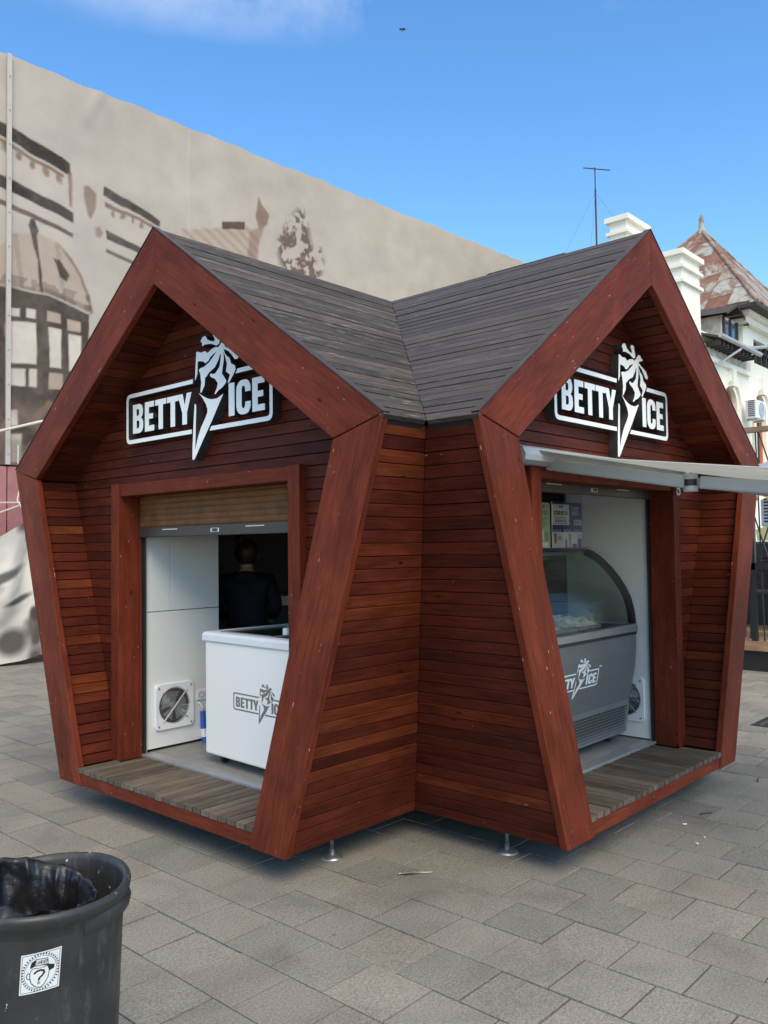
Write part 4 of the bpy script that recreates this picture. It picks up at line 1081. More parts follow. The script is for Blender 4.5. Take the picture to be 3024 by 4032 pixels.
blob('mouth', (0, 0.128, 1.362), (0.024, 0.008, 0.007), M['orangewood'], pe, 0.05, 0, 10)
for s in (-1, 1): blob('eye', (s * 0.032, 0.122, 1.425), (0.014, 0.010, 0.009), M['white_plastic'], pe, 0.0, 0, 10)
MB().lathe([(0.058, 1.306), (0.060, 1.313), (0.057, 1.316), (0.052, 1.308)], (0, -0.001, 0), 20).build('shirt_collar', M['gutter'], pe, smooth=True)

# ------------------------------------------------------------------ litter bin, bottom left
BX, BY, BH = -3.82, -1.905, 0.712
bn = empty('litter_bin', (BX, BY, 0), 0, 'scuffed black round plastic bin with black liner and a square sticker', 'bin')
def wob(prof, n=64):
    m_ = MB(); V = []; F = []
    for r, z in prof:
        for k in range(n):
            t = 2 * math.pi * k / n
            rr = r * (1 + 0.006 * math.sin(2 * t + 0.5) + 0.003 * math.sin(5 * t))
            V.append((rr * math.cos(t), rr * math.sin(t), z + 0.004 * math.sin(t * 2 + 1) * (1 if z > 0.6 else 0)))
    for i in range(len(prof) - 1):
        for k in range(n): F.append((i * n + k, i * n + (k + 1) % n, (i + 1) * n + (k + 1) % n, (i + 1) * n + k))
    return V, F
V, F = wob([(0.0, 0.012), (0.205, 0.012), (0.215, 0.02), (0.218, 0.04), (0.226, 0.25), (0.238, 0.55), (0.2425, BH - 0.075)])
mk('body', V, F, M['bin'], bn, smooth=True)
V, F = wob([(0.2425, BH - 0.075), (0.247, BH - 0.050), (0.256, BH - 0.040), (0.262, BH - 0.028), (0.2645, BH - 0.014), (0.261, BH - 0.003), (0.252, BH), (0.243, BH - 0.006), (0.238, BH - 0.02), (0.232, BH - 0.10), (0.222, 0.40), (0.21, 0.05), (0.0, 0.05)])
mk('rim', V, F, M['bin'], bn, smooth=True)
# second moulded lip under the right side of the rim
V = []; F = []
for i in range(25):
    t = R(-88 + i * 5.0); bul = math.sin(math.pi * i / 24) ** 0.8
    for r, z in ((0.241, BH - 0.098), (0.243 + .016 * bul, BH - 0.086), (0.244 + .019 * bul, BH - 0.066), (0.245 + .010 * bul, BH - 0.050), (0.246, BH - 0.040)):
        V.append((r * math.cos(t), r * math.sin(t), z))
for i in range(24):
    for k in range(4): F.append((i * 5 + k, (i + 1) * 5 + k, (i + 1) * 5 + k + 1, i * 5 + k + 1))
mk('hand_grip', V, F, M['bin'], bn, smooth=True)
# vertical moulded rib
t0 = R(-152); V = []; F = []
for z in (0.03, 0.2, 0.4, BH - 0.10):
    rr = float(np.interp(z, [0.04, 0.25, 0.55, 0.64], [0.218, 0.226, 0.238, 0.2425]))
    for dt, o_ in ((-0.07, -0.002), (-0.05, 0.008), (0.05, 0.008), (0.07, -0.002)): V.append(((rr + o_) * math.cos(t0 + dt), (rr + o_) * math.sin(t0 + dt), z))
for i in range(3):
    for k in range(3): F.append((i * 4 + k, i * 4 + k + 1, (i + 1) * 4 + k + 1, (i + 1) * 4 + k))
mk('rib', V, F, M['bin'], bn, smooth=False)
# crumpled liner, slumped towards the left side of the bin
n, rows = 200, 44; V = []; F = []
def pleat(t, v, f, sd):
    q = mnoise.noise(Vector((math.cos(t) * f, math.sin(t) * f, sd + v * 0.7))); return (1 - abs(q) * 3.2)
for i in range(rows):
    v = i / (rows - 1)
    for k in range(n):
        t = 2 * math.pi * k / n; c3, s3 = math.cos(t), math.sin(t)
        tw = t + 0.5 * v * mnoise.noise(Vector((c3, s3, 3.3)))
        away = 0.5 - 0.5 * math.cos(t - R(-32))         # 0 at the right side, 1 at the left
        over = min(1, max(0, (away - 0.50) / 0.12))     # where the bag folds over the rim
        top = BH - 0.060 + 0.072 * min(1.0, away * 1.5) + 0.022 * max(0, away - 0.55) * (1.2 + mnoise.noise(Vector((c3 * 6, s3 * 6, 8.0))) * 1.5) * 2 + 0.010 * mnoise.noise(Vector((c3 * 5, s3 * 5, 0.3)))
        r0 = 0.232 - 0.078 * (1 - away) ** 1.5 + 0.016 * mnoise.noise(Vector((c3 * 3, s3 * 3, 2.3)))
        if v < 0.10:
            f = v / 0.10; r = r0 + over * 0.040 * (1 - f); z = top - over * 0.026 * (1 - f) ** 2 - (1 - over) * 0.008 * (1 - f)
        else:
            f = (v - 0.10) / 0.90; r = r0 - 0.008 - 0.070 * f ** 1.1; z = top - 0.30 * f
        if v > 0.86: r *= max(0.0, (1 - v) / 0.14) ** 0.7
        a = min(1, max(0, v - 0.03) * 6)
        big = mnoise.noise(Vector((c3 * 1.7 + 2, s3 * 1.7, v * 1.6)))
        r += a * (0.050 * big - 0.016 * max(0, pleat(tw, v, 2.6, 1.0)) ** 2 - 0.007 * max(0, pleat(tw, v, 5.5, 6.0)) ** 2 + 0.003 * mnoise.noise(Vector((c3 * 16, s3 * 16, v * 9))))
        z += a * (0.030 * mnoise.noise(Vector((c3 * 1.5, s3 * 1.5 + 5, v * 2))) + 0.006 * max(0, pleat(tw, v * 4, 4.0, 9.0)))
        r = max(0.003, min(r, 0.231 if (v >= 0.10 or over <= 0) else 0.278))
        V.append((r * c3, r * s3, z))
for i in range(rows - 1):
    for k in range(n): F.append((i * n + k, i * n + (k + 1) % n, (i + 1) * n + (k + 1) % n, (i + 1) * n + k))
lin = mk('liner_bag', V, F, M['bag'], bn, smooth=True)
# sticker: printed face in a cap with a question mark
def seg(X, Y, x0, y0, x1, y1, r):
    dx, dy = x1 - x0, y1 - y0; L2 = dx * dx + dy * dy + 1e-9
    t = np.clip(((X - x0) * dx + (Y - y0) * dy) / L2, 0, 1)
    return np.hypot(X - x0 - t * dx, Y - y0 - t * dy) < r
def path(X, Y, pts, r, close=False):
    m_ = np.zeros(X.shape, bool); p = list(pts) + ([pts[0]] if close else [])
    for a, b_ in zip(p[:-1], p[1:]): m_ |= seg(X, Y, *a, *b_, r)
    return m_
def inpoly(X, Y, P):
    c = np.zeros(X.shape, bool); n = len(P)
    for i in range(n):
        x0, y0 = P[i]; x1, y1 = P[(i + 1) % n]
        with np.errstate(divide='ignore', invalid='ignore'):
            c ^= ((y0 > Y) != (y1 > Y)) & (X < (x1 - x0) * (Y - y0) / (y1 - y0 + 1e-12) + x0)
    return c
STK = {'S': [(1, 1), (0, .9), (0, .6), (1, .4), (1, .1), (0, 0)], 'T': [(0, 1), (1, 1), (.5, 1), (.5, 0)], 'A': [(0, 0), (.5, 1), (1, 0), (.75, .4), (.25, .4)], 'N': [(0, 0), (0, 1), (1, 0), (1, 1)], 'D': [(0, 0), (0, 1), (.9, .75), (.9, .25), (0, 0)], 'R': [(0, 0), (0, 1), (.9, .8), (0, .5), (1, 0)]}
def sticker_col(S_, T_):
    X, Y = S_, T_
    ink = np.zeros(X.shape, bool)
    rr = np.hypot(X - .5, Y - .5); an = np.arctan2(Y - .5, X - .5)
    ink |= (np.abs(rr - .40) < .006)
    fr = (np.abs(X - .5) < .47) & (np.abs(Y - .5) < .47)
    rays = (np.sin(an * 40) > .1) & (rr > .42) & (rr < .475)
    ink |= rays & fr
    ink |= ((np.abs(np.maximum(np.abs(X - .5), np.abs(Y - .5)) - .465) < .006))
    ink |= path(X, Y, [(.24, .50), (.25, .38), (.29, .25), (.40, .15), (.52, .11), (.62, .18), (.70, .32), (.72, .47), (.71, .55)], .011)
    ink |= path(X, Y, [(.24, .50), (.19, .52), (.16, .46), (.18, .39), (.25, .36)], .010)
    ink |= path(X, Y, [(.24, .50), (.27, .58), (.33, .62), (.45, .60), (.56, .60), (.66, .62)], .009)
    ink |= inpoly(X, Y, [(.24, .68), (.27, .78), (.37, .83), (.36, .67), (.25, .62)])
    ink |= path(X, Y, [(.36, .67), (.37, .83), (.66, .81), (.68, .66)], .010, True)
    ink |= inpoly(X, Y, [(.68, .66), (.84, .60), (.85, .52), (.74, .47), (.70, .53), (.66, .62)])
    ink |= path(X, Y, [(.36, .67), (.55, .66), (.84, .60)], .010)
    for i, ch in enumerate('STANDARD'):
        x0 = .388 + i * .034
        ink |= path(X, Y, [(x0 + a * .022, .70 + b_ * .085) for a, b_ in STK[ch]], .0055)
    ink |= path(X, Y, [(.36, .49), (.41, .53), (.50, .545), (.58, .52), (.60, .46), (.55, .40), (.49, .355), (.475, .31)], .026)
    dot = np.hypot(X - .475, Y - .235) < .040
    C = np.ones(X.shape + (3,)) * np.array((0.66, 0.69, 0.69))
    C[dot] = (0.25, 0.26, 0.26); C[ink] = (0.02, 0.02, 0.022)
    return C
def sticker_pos(S_, T_):
    ang = R(-117) + (S_ - .5) * 0.106 / 0.239 + (T_ - .5) * 0.03
    z = 0.55 + (T_ - .5) * 0.112 + (S_ - .5) * 0.008
    r = np.interp(z, [0.25, 0.55, 0.64], [0.226, 0.238, 0.2425]) * (1 + 0.006 * np.sin(2 * ang + 0.5) + 0.003 * np.sin(5 * ang)) + 0.0018
    return np.stack([r * np.cos(ang), r * np.sin(ang), z], -1)
stk = paint_grid('sticker', 150, 150, sticker_pos, sticker_col, M['print'], bn)
stk['label'] = 'white square sticker printed with a capped face and question mark'

# ------------------------------------------------------------------ printed building-site banner, left
B0 = np.array([0.69, 9.0]); BT = np.array([0.99946, -0.03291]); BN = np.array([-0.03291, -0.99946])
def banP(s, z, out=0.0):
    return (B0[0] + BT[0] * s + BN[0] * out, B0[1] + BT[1] * s + BN[1] * out, z)
def sdist(X, Y, P):
    d = np.full(X.shape, 1e9); n = len(P)
    for i in range(n):
        x0, y0 = P[i]; x1, y1 = P[(i + 1) % n]; dx, dy = x1 - x0, y1 - y0
        t = np.clip(((X - x0) * dx + (Y - y0) * dy) / (dx * dx + dy * dy + 1e-9), 0, 1)
        d = np.minimum(d, np.hypot(X - x0 - t * dx, Y - y0 - t * dy))
    return np.where(inpoly(X, Y, P), -d, d)
def vnoise(X, Y, seed):
    r = np.random.RandomState(seed); T = r.rand(64, 64)
    xi, yi = np.floor(X).astype(int), np.floor(Y).astype(int); fx, fy = X - xi, Y - yi
    fx, fy = fx * fx * (3 - 2 * fx), fy * fy * (3 - 2 * fy)
    g = lambda a, b_: T[a % 64, b_ % 64]
    return (g(xi, yi) * (1 - fx) + g(xi + 1, yi) * fx) * (1 - fy) + (g(xi, yi + 1) * (1 - fx) + g(xi + 1, yi + 1) * fx) * fy
def fbm(X, Y, seed, f=1.0, o=4):
    s = 0; a = 1; t = 0
    for i in range(o): s = s + a * vnoise(X * f, Y * f, seed + i); t += a; a *= .55; f *= 2.1
    return s / t
DK = (0.045, 0.034, 0.029); BR = (0.20, 0.120, 0.085); MB_ = (0.115, 0.075, 0.058); LT = (0.60, 0.52, 0.44); TAN = (0.36, 0.27, 0.195)
PRINT = [
 ([(.01, 6.65), (.2, 6.89), (.65, 7.01), (.96, 6.92), (1.2, 6.74), (1.42, 6.44), (1.53, 6.19), (1.58, 5.87), (1.17, 5.96), (.79, 6.03), (-1.2, 6.03), (-1.0, 6.5)], TAN, .05, .55),
 ([(.96, 6.92), (1.2, 6.74), (1.42, 6.44), (1.53, 6.19), (1.60, 5.87), (1.55, 5.85), (1.47, 6.19), (1.37, 6.42), (1.16, 6.70)], BR, .05, .8),
 ([(-1.5, 5.86), (.0, 5.95), (.79, 6.12), (1.56, 5.98), (1.56, 5.88), (.79, 6.02), (0, 6.02), (-1.5, 6.0)], BR, .06, .6),
 ([(-1.6, 9.1), (0, 8.69), (1.06, 8.44), (1.18, 8.38), (1.18, 8.18), (1.1, 8.16), (0, 8.47), (-1.6, 8.9)], DK, .03, .95),
 ([(-1.6, 8.8), (0, 8.43), (1.06, 8.13), (1.06, 8.07), (0, 8.36), (-1.6, 8.7)], BR, .03, .9),
 ([(1.12, 8.2), (1.2, 8.22), (1.21, 7.62), (1.16, 7.62)], BR, .04, .8),
 ([(-1.6, 8.2), (0, 7.83), (1.22, 7.54), (1.22, 7.36), (0, 7.61), (-1.6, 7.95)], DK, .03, .95),
 ([(-1.6, 7.7), (0, 7.41), (1.22, 7.18), (1.22, 7.10), (0, 7.32), (-1.6, 7.6)], MB_, .03, .9),
 ([(1.79, 8.17), (2.48, 7.98), (2.77, 7.91), (2.91, 7.85), (2.9, 7.74), (2.81, 7.75), (1.79, 7.98)], DK, .03, .9),
 ([(1.82, 7.89), (2.83, 7.71), (2.83, 7.66), (1.82, 7.81)], BR, .03, .9),
 ([(1.82, 7.39), (2.56, 7.22), (2.9, 7.15), (2.9, 7.03), (2.56, 7.1), (1.84, 7.22)], DK, .03, .85),
 ([(1.83, 7.06), (2.44, 6.92), (2.8, 6.86), (2.8, 6.80), (2.4, 6.87), (1.84, 6.99)], MB_, .03, .9),
 ([(1.42, 8.05), (1.51, 8.09), (1.66, 7.98), (1.64, 7.72), (1.55, 7.52), (1.49, 7.58), (1.42, 7.87)], BR, .05, .75),
 ([(1.62, 7.37), (1.71, 7.41), (1.77, 7.3), (1.71, 7.21), (1.64, 7.23)], BR, .05, .6),
 ([(.46, 7.09), (.49, 7.21), (.56, 7.22), (.64, 7.05), (.61, 6.96), (.64, 6.67), (.69, 6.38), (.72, 6.03), (.67, 6.04), (.62, 6.56), (.55, 6.78), (.52, 6.94)], DK, .03, .9),
 ([(.89, 6.65), (1.0, 6.64), (1.17, 6.42), (1.12, 6.31), (1.0, 6.36)], DK, .03, .85),
 ([(-1.6, 5.95), (.01, 5.99), (.79, 6.0), (1.53, 5.84), (1.50, 5.31), (1.46, 4.4), (1.3, 3.0), (-1.6, 3.0)], (0.068, 0.050, 0.040), .03, .95)]
PRINT += [([(0.11, 5.67), (0.33, 5.69), (0.33, 5.55), (0.11, 5.53)], LT, .03, .9), ([(0.43, 5.71), (0.59, 5.72), (0.59, 5.56), (0.43, 5.56)], LT, .03, .9), ([(0.1, 5.44), (0.59, 5.49), (0.6, 4.81), (0.11, 4.77)], LT, .03, .95), ([(0.11, 4.69), (0.42, 4.71), (0.42, 4.43), (0.11, 4.41)], LT, .03, .85), ([(0.48, 4.72), (0.61, 4.73), (0.61, 4.43), (0.48, 4.43)], LT, .03, .85), ([(0.79, 5.74), (1.01, 5.72), (1.02, 5.56), (0.79, 5.56)], (0.48, 0.37, 0.29), .03, .85), ([(0.81, 5.46), (1.03, 5.46), (1.02, 4.8), (0.82, 4.8)], LT, .03, .95), ([(0.81, 4.71), (1.04, 4.71), (1.04, 4.44), (0.81, 4.43)], (0.45, 0.34, 0.27), .03, .85), ([(1.13, 5.67), (1.37, 5.67), (1.36, 5.5), (1.13, 5.49)], (0.48, 0.37, 0.29), .03, .85), ([(1.15, 5.43), (1.37, 5.43), (1.36, 4.79), (1.16, 4.78)], LT, .03, .95),
 ([(0.14, 4.0), (0.30, 4.02), (0.30, 3.78), (0.14, 3.74)], LT, .04, .8), ([(0.14, 3.62), (0.36, 3.64), (0.36, 3.2), (0.14, 3.15)], LT, .05, .8), ([(0.5, 3.9), (0.8, 4.25), (0.9, 4.2), (0.6, 3.85)], BR, .06, .8),
 ([(3.38, 7.84), (4.03, 8.0), (4.89, 8.29), (5.2, 8.19), (5.21, 7.4), (4.69, 7.4), (3.49, 7.4)], (0.42, 0.32, 0.25), .06, .8),
 ([(4.28, 8.2), (4.85, 8.34), (4.84, 8.17), (4.3, 8.06)], MB_, .03, .95), ([(5.22, 9.01), (5.29, 8.84), (5.48, 8.67), (5.43, 8.46), (5.2, 8.28), (5.12, 8.57)], BR, .04, .85), ([(4.99, 8.22), (5.35, 8.4), (5.19, 7.94), (5.14, 7.5), (4.89, 7.5)], (0.28, 0.19, 0.145), .08, .8)]
TREE = [(5.99, 8.74), (6.27, 9.01), (6.41, 9.03), (6.55, 8.72), (6.57, 8.46), (6.71, 8.15), (6.83, 8.4), (7.0, 8.13), (6.94, 7.8), (6.82, 7.3), (6.14, 7.3), (5.76, 7.75), (5.66, 8.1), (5.72, 8.29)]
SL, SR_, ZT, ZB = -1.7, 14.88, 9.84, 3.13
def ban_col(S_, T_):
    X = SL + S_ * (SR_ - SL); Z = ZB + T_ * (ZT - ZB)
    C = np.ones(X.shape + (3,)) * np.array((0.440, 0.388, 0.330))
    m1 = fbm(X, Z, 3, .55)[..., None]; C = C * (0.86 + 0.28 * m1)
    warm = np.clip((X - 1) / 12, 0, 1)[..., None]; C = C * (1 - warm * np.array((-0.03, 0.0, 0.05)))
    fine = fbm(X, Z, 9, 5.0, 3)
    wx, wz = (fbm(X, Z, 21, 4.0, 2) - .5) * .10, (fbm(X, Z, 25, 4.0, 2) - .5) * .10
    for P, col, soft, op in PRINT:
        x0, x1 = min(p[0] for p in P) - .3, max(p[0] for p in P) + .3; z0, z1 = min(p[1] for p in P) - .3, max(p[1] for p in P) + .3
        sel = (X > x0) & (X < x1) & (Z > z0) & (Z < z1)
        if not sel.any(): continue
        d = sdist((X + wx * .35)[sel], (Z + wz * .35)[sel], P)
        soft = soft * .55; k = np.clip(.5 - d / (2 * soft), 0, 1); k = k * k * (3 - 2 * k) * op * (0.86 + 0.28 * fine[sel])
        k = np.clip(k, 0, 1)[:, None]; C[sel] = C[sel] * (1 - k) + np.array(col) * k
    d = sdist(X, Z, TREE); k = np.clip(.5 - d / .16, 0, 1) * np.clip((fbm(X, Z, 40, 8.0, 3) - .45) * 9, 0, 1) * .92
    C = C * (1 - k[..., None]) + np.array((0.13, 0.085, 0.066)) * k[..., None]
    # tree and rubble printed low on the left
    k = np.clip((4.3 - Z) * 2, 0, 1) * (X < 3) * np.clip((fbm(X, Z, 50, 2.2, 4) - .44) * 7, 0, 1) * .5
    C = C * (1 - k[..., None]) + np.array((0.26, 0.19, 0.15)) * k[..., None]
    for sx in (3.54, 10.16): C[np.abs(X - sx) < .02] *= 1.06
    # balustrade ornaments under the cornices
    orn = (np.sin(X * 26) > .55) & (np.abs(Z - (8.30 - .29 * X)) < .06) & (X < 1.05)
    C[orn] = C[orn] * .72
    for cx, cz, w_, h_ in ((.08, 8.30, .05, .10), (.30, 8.22, .05, .08), (.52, 8.16, .04, .09), (.74, 8.10, .05, .08), (.95, 8.04, .05, .10), (1.98, 7.74, .04, .07), (2.15, 7.72, .05, .06), (2.35, 7.68, .04, .07), (2.55, 7.64, .05, .06)):
        d = ((X - cx + wx) / w_) ** 2 + ((Z - cz + wz) / h_) ** 2; k = np.clip(1.3 - d, 0, 1)[..., None] * .75
        C = C * (1 - k) + np.array(BR) * k
    # ribs and tonal bands on the printed dome
    dm_ = (sdist(X, Z, PRINT[0][0]) < 0); rib = dm_ & (np.sin((X - .2) * 9 + (Z - 6.0) * 1.2) > .93); C[rib] *= .82
    band = dm_ & (Z < 6.22 - .02 * X) & (fbm(X, Z, 33, 6, 2) > .45); C[band] *= .68
    # hatch on the printed tiled roof
    hr = (sdist(X, Z, PRINT[-4][0]) < 0) & (np.sin((X * .6 + Z) * 30) > .2); C[hr] *= .85
    return C
def ban_pos(S_, T_):
    s = SL + S_ * (SR_ - SL); z = ZB + T_ * (ZT - ZB) + 0.015 * np.sin(s * 3.1) * T_ + 0.01 * np.sin(s * 8.3) * T_
    out = 0.035 * (fbm(s * .6, z * .8, 60, 1.0, 3) - .5) * 2 + 0.02 * np.exp(-((s - 1.75 + (ZT - z) * .5) / .12) ** 2) * np.clip((z - 8.7), 0, 1)
    return np.stack([B0[0] + BT[0] * s + BN[0] * out, B0[1] + BT[1] * s + BN[1] * out, z], -1)
M['banner'] = attr_mat('printed_mesh_banner', 0.8, 0.2, bmp=0.06)
bnr = empty('site_banner', banP(0, 0), 0, 'huge beige banner printed with an old sepia street photograph, behind the kiosk', 'banner')
o = paint_grid('cloth', 760, 300, ban_pos, ban_col, M['banner'], None)
o.parent = bnr; o.matrix_parent_inverse = Matrix.Translation(-Vector(banP(0, 0)))
def ban_child(name, V, F, mat, **kw):
    o = mk(name, V, F, mat, bnr, **kw); o.matrix_parent_inverse = Matrix.Translation(-Vector(banP(0, 0))); return o
M['seam'] = plain('banner_seam_tape', (0.50, 0.455, 0.40), 0.8, var=0.05, spec=0.2)
for s, wd in ((0.13, 0.036),):
    V = [banP(s - wd, ZB, 0.06), banP(s + wd, ZB, 0.06), banP(s + wd, ZT, 0.06), banP(s - wd, ZT, 0.06), banP(s - wd, ZB, 0.02), banP(s + wd, ZB, 0.02), banP(s + wd, ZT, 0.02), banP(s - wd, ZT, 0.02)]
    ban_child('seam', V, BOXF, M['seam'])
for i in range(12):
    z = 3.3 + i * 0.56
    m_ = MB(); c = banP(0.13, z, 0.062)
    m_.tube([c, banP(0.13, z, 0.072)], 0.013, 10); ban_child('eyelet', m_.V, m_.F, M['alu'])
# white batten and lashing ropes
m_ = MB().tube([banP(-0.4, 3.52, 0.25), banP(0.95, 3.96, 0.25)], 0.022, 8); ban_child('batten', m_.V, m_.F, M['rope'])
for pts in ([(0.27, 3.2, .08), (0.32, 2.9, .12), (0.22, 2.55, .2), (0.30, 2.35, .3)], [(0.27, 3.2, .08), (0.36, 2.8, .12), (0.38, 2.5, .25), (0.47, 2.2, .3)], [(0.33, 2.52, .2), (-0.2, 2.5, .25)], [(0.33, 2.50, .2), (-0.2, 2.30, .25)], [(0.28, 3.2, .08), (0.28, 3.45, .08)]):
    m_ = MB().tube([banP(*p) for p in pts], 0.012, 6); ban_child('rope', m_.V, m_.F, M['rope'])
# building mass the banner hangs on, and faded hoarding panels below it
V = [banP(SL, 0, -.1), banP(SR_ - .02, 0, -.1), banP(SR_ - .02, 0, -1.2), banP(SL, 0, -1.2), banP(SL, ZT - .12, -.1), banP(SR_ - .02, ZT - .12, -.1), banP(SR_ - .02, ZT - .12, -1.2), banP(SL, ZT - .12, -1.2)]
tag(mk('scaffold_wall', V, BOXF, M['darkwood']), 'dark scaffold wall hidden behind the printed banner', 'wall')
hd = empty('hoarding', banP(0, 0), 0, 'faded red panel hoarding below the printed banner at the far left', 'hoarding')
for i in range(5):
    s0 = SL + i * 0.92
    V = [banP(s0, 0, .02), banP(s0 + .9, 0, .02), banP(s0 + .9, 0, -.06), banP(s0, 0, -.06), banP(s0, 3.10, .02), banP(s0 + .9, 3.10, .02), banP(s0 + .9, 3.10, -.06), banP(s0, 3.10, -.06)]
    o = mk('panel', V, BOXF, M['pinkwall'], hd); o.matrix_parent_inverse = Matrix.Translation(-Vector(banP(0, 0)))
# loose piece of banner sagging to the ground
def loose_pos(S_, T_):
    s = -1.6 + S_ * 2.8
    top = np.interp(s, [-1.6, -0.2, 0.55, 1.2], [1.5, 1.9, 2.35, 2.2])
    bot = np.interp(s, [-1.6, -0.3, 0.1, 0.6, 1.2], [0.02, 0.02, 0.06, 0.16, 0.22])
    z = bot + (top - bot) * T_
    fold = 0.12 * np.sin((s * 2.3 + T_ * 1.5) * 2.2) + 0.05 * np.sin((s - T_ * 0.8) * 9) + 0.12 * (fbm(s, T_ * 2, 71, 2.0, 3) - .5)
    out = 0.30 + 0.28 * (1 - T_) ** 1.5 + fold * (0.25 + 0.9 * np.sin(np.pi * np.clip(T_, 0, 1)))
    return np.stack([B0[0] + BT[0] * s + BN[0] * out, B0[1] + BT[1] * s + BN[1] * out, z], -1)
def loose_col(S_, T_):
    X = S_ * 2.8; Z = T_ * 2.3
    C = np.ones(X.shape + (3,)) * np.array((0.52, 0.49, 0.43)) * (0.85 + .3 * fbm(X, Z, 80, 1.2)[..., None])
    k = np.clip((fbm(X, Z, 84, 1.5, 3) - .56) * 9, 0, 1)[..., None] * .9
    C = C * (1 - k) + np.array((0.085, 0.065, 0.055)) * k
    for cx, cz, rx, rz in ((1.35, 1.55, .55, .10), (1.95, .72, .07, .13), (1.72, 1.05, .25, .06), (1.6, .35, .22, .26)):
        d = ((X - cx) / rx) ** 2 + ((Z - cz) / rz) ** 2; k = np.clip(1.4 - d, 0, 1)[..., None] * .9
        C = C * (1 - k) + np.array((0.05, 0.042, 0.04)) * k
    return C
o = paint_grid('loose_banner', 120, 100, loose_pos, loose_col, M['banner'])
tag(o, 'loose crumpled end of printed banner sagging to the paving at far left', 'banner')

# ------------------------------------------------------------------ cream villa with rusting turret, right background
vl = empty('villa', (18.6, 3.6, 0), 0, 'cream villa with rusting pyramid turret roof and arched windows, far right', 'house')
VW = Vector((18.6, 3.6, 0))
def vch(name, V, F, mat, parent=None, **kw):
    return mk(name, [Vector(v) - VW for v in V], F, mat, parent or vl, **kw)
def vbox(name, x0, x1, y0, y1, z0, z1, mat, parent=None, **kw): return vch(name, boxv(x0, x1, y0, y1, z0, z1), BOXF, mat, parent, **kw)
YF = 3.59
# facade with two real arched openings
def arch_pts(cx, zs, zt, hw, n=10):
    r = hw; zc = zt - r
    return [(cx - hw, zs), (cx - hw, zc)] + [(cx - r * math.cos(math.pi * i / n), zc + r * math.sin(math.pi * i / n)) for i in range(1, n)] + [(cx + hw, zc), (cx + hw, zs)]
wins = [(17.55, 3.9, 5.86, 0.46), (19.85, 3.9, 5.92, 0.46), (22.15, 3.9, 5.92, 0.46)]
fac = glyph_mesh('wall', [[(13.5, 0), (24.5, 0), (24.5, 7.9), (18.61, 7.9), (18.61, 7.02), (13.5, 7.02)]] + [arch_pts(*w_) for w_ in wins] + [[(19.45, 6.78), (21.3, 6.78), (21.3, 7.46), (19.45, 7.46)]], 0.30, lambda x, y, z: Vector((x, YF + 0.15 - z, y)) - VW, [M['cream']])
link('wall', fac, vl)
vbox('side_wall', 13.5, 24.5, YF + 0.31, YF + 6.0, 0, 6.98, M['cream'])
for cx, zs, zt, hw in wins:
    wdw = vbox('window', cx - hw, cx + hw, YF + 0.20, YF + 0.22, zs, zt, M['pane'])
    o_ = arch_pts(cx, zs, zt, hw); i_ = arch_pts(cx, zs + .08, zt - .09, hw - .09)
    me = glyph_mesh('frame', [o_, i_], 0.07, lambda x, y, z: Vector((x, YF + 0.15 - z, y)) - VW, [M['orangewood']]); link('frame', me, wdw)
    vbox('mullion', cx - .03, cx + .03, YF + .12, YF + .18, zs, zt - .1, M['orangewood'], wdw)
    vbox('transom', cx - hw + .05, cx + hw - .05, YF + .12, YF + .19, zt - .62, zt - .54, M['orangewood'], wdw)
    me = glyph_mesh('moulding', [arch_pts(cx, zs, zt + .32, hw + .30), arch_pts(cx, zs - .01, zt + .14, hw + .12)], 0.08, lambda x, y, z: Vector((x, YF - 0.03 - z, y)) - VW, [M['cream']]); link('moulding', me, wdw)
    vbox('keystone', cx - .12, cx + .12, YF - .14, YF, zt - .02, zt + .45, M['cream'], wdw)
upw = vbox('window', 19.46, 21.29, YF + .2, YF + .22, 6.79, 7.45, M['pane'])
for i in range(5): vbox('mullion', 19.47 + i * .44, 19.53 + i * .44, YF + .10, YF + .19, 6.79, 7.45, M['darkwood'], upw)
vbox('transom', 19.46, 21.29, YF + .1, YF + .185, 7.20, 7.26, M['darkwood'], upw)
vbox('cornice', 13.5, 18.9, YF - .10, YF, 6.30, 6.42, M['cream'])
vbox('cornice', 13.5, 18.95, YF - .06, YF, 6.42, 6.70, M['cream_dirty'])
# turret
TX, TY, TH = 18.61, YF + .02, 4.4
vbox('turret_wall', TX, TX + .29, TY + .32, TY + TH, 6.9, 8.0, M['cream'])
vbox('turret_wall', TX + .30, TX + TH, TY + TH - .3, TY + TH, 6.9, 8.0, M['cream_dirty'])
vbox('turret_cornice', TX - .22, TX + TH + .22, TY - .20, TY + TH + .2, 7.72, 7.90, M['cream'])
vbox('turret_cornice', TX - .36, TX + TH + .36, TY - .34, TY + TH + .34, 7.90, 8.02, M['cream'])
ev = 0.62; ZEv = 8.10; apex = Vector((TX + TH / 2 + .12, TY + TH / 2 - .28, 11.45))
P4 = [Vector((TX - ev, TY - ev, ZEv)), Vector((TX + TH + ev, TY - ev, ZEv)), Vector((TX + TH + ev, TY + TH + ev, ZEv)), Vector((TX - ev, TY + TH + ev, ZEv))]
rf = vch('turret_roof', P4 + [apex, ] + [p - Vector((0, 0, .08)) for p in P4], [(0, 1, 4), (1, 2, 4), (2, 3, 4), (3, 0, 4), (8, 7, 6, 5), (0, 5, 6, 1), (1, 6, 7, 2), (2, 7, 8, 3), (3, 8, 5, 0)], M['darkwood'])
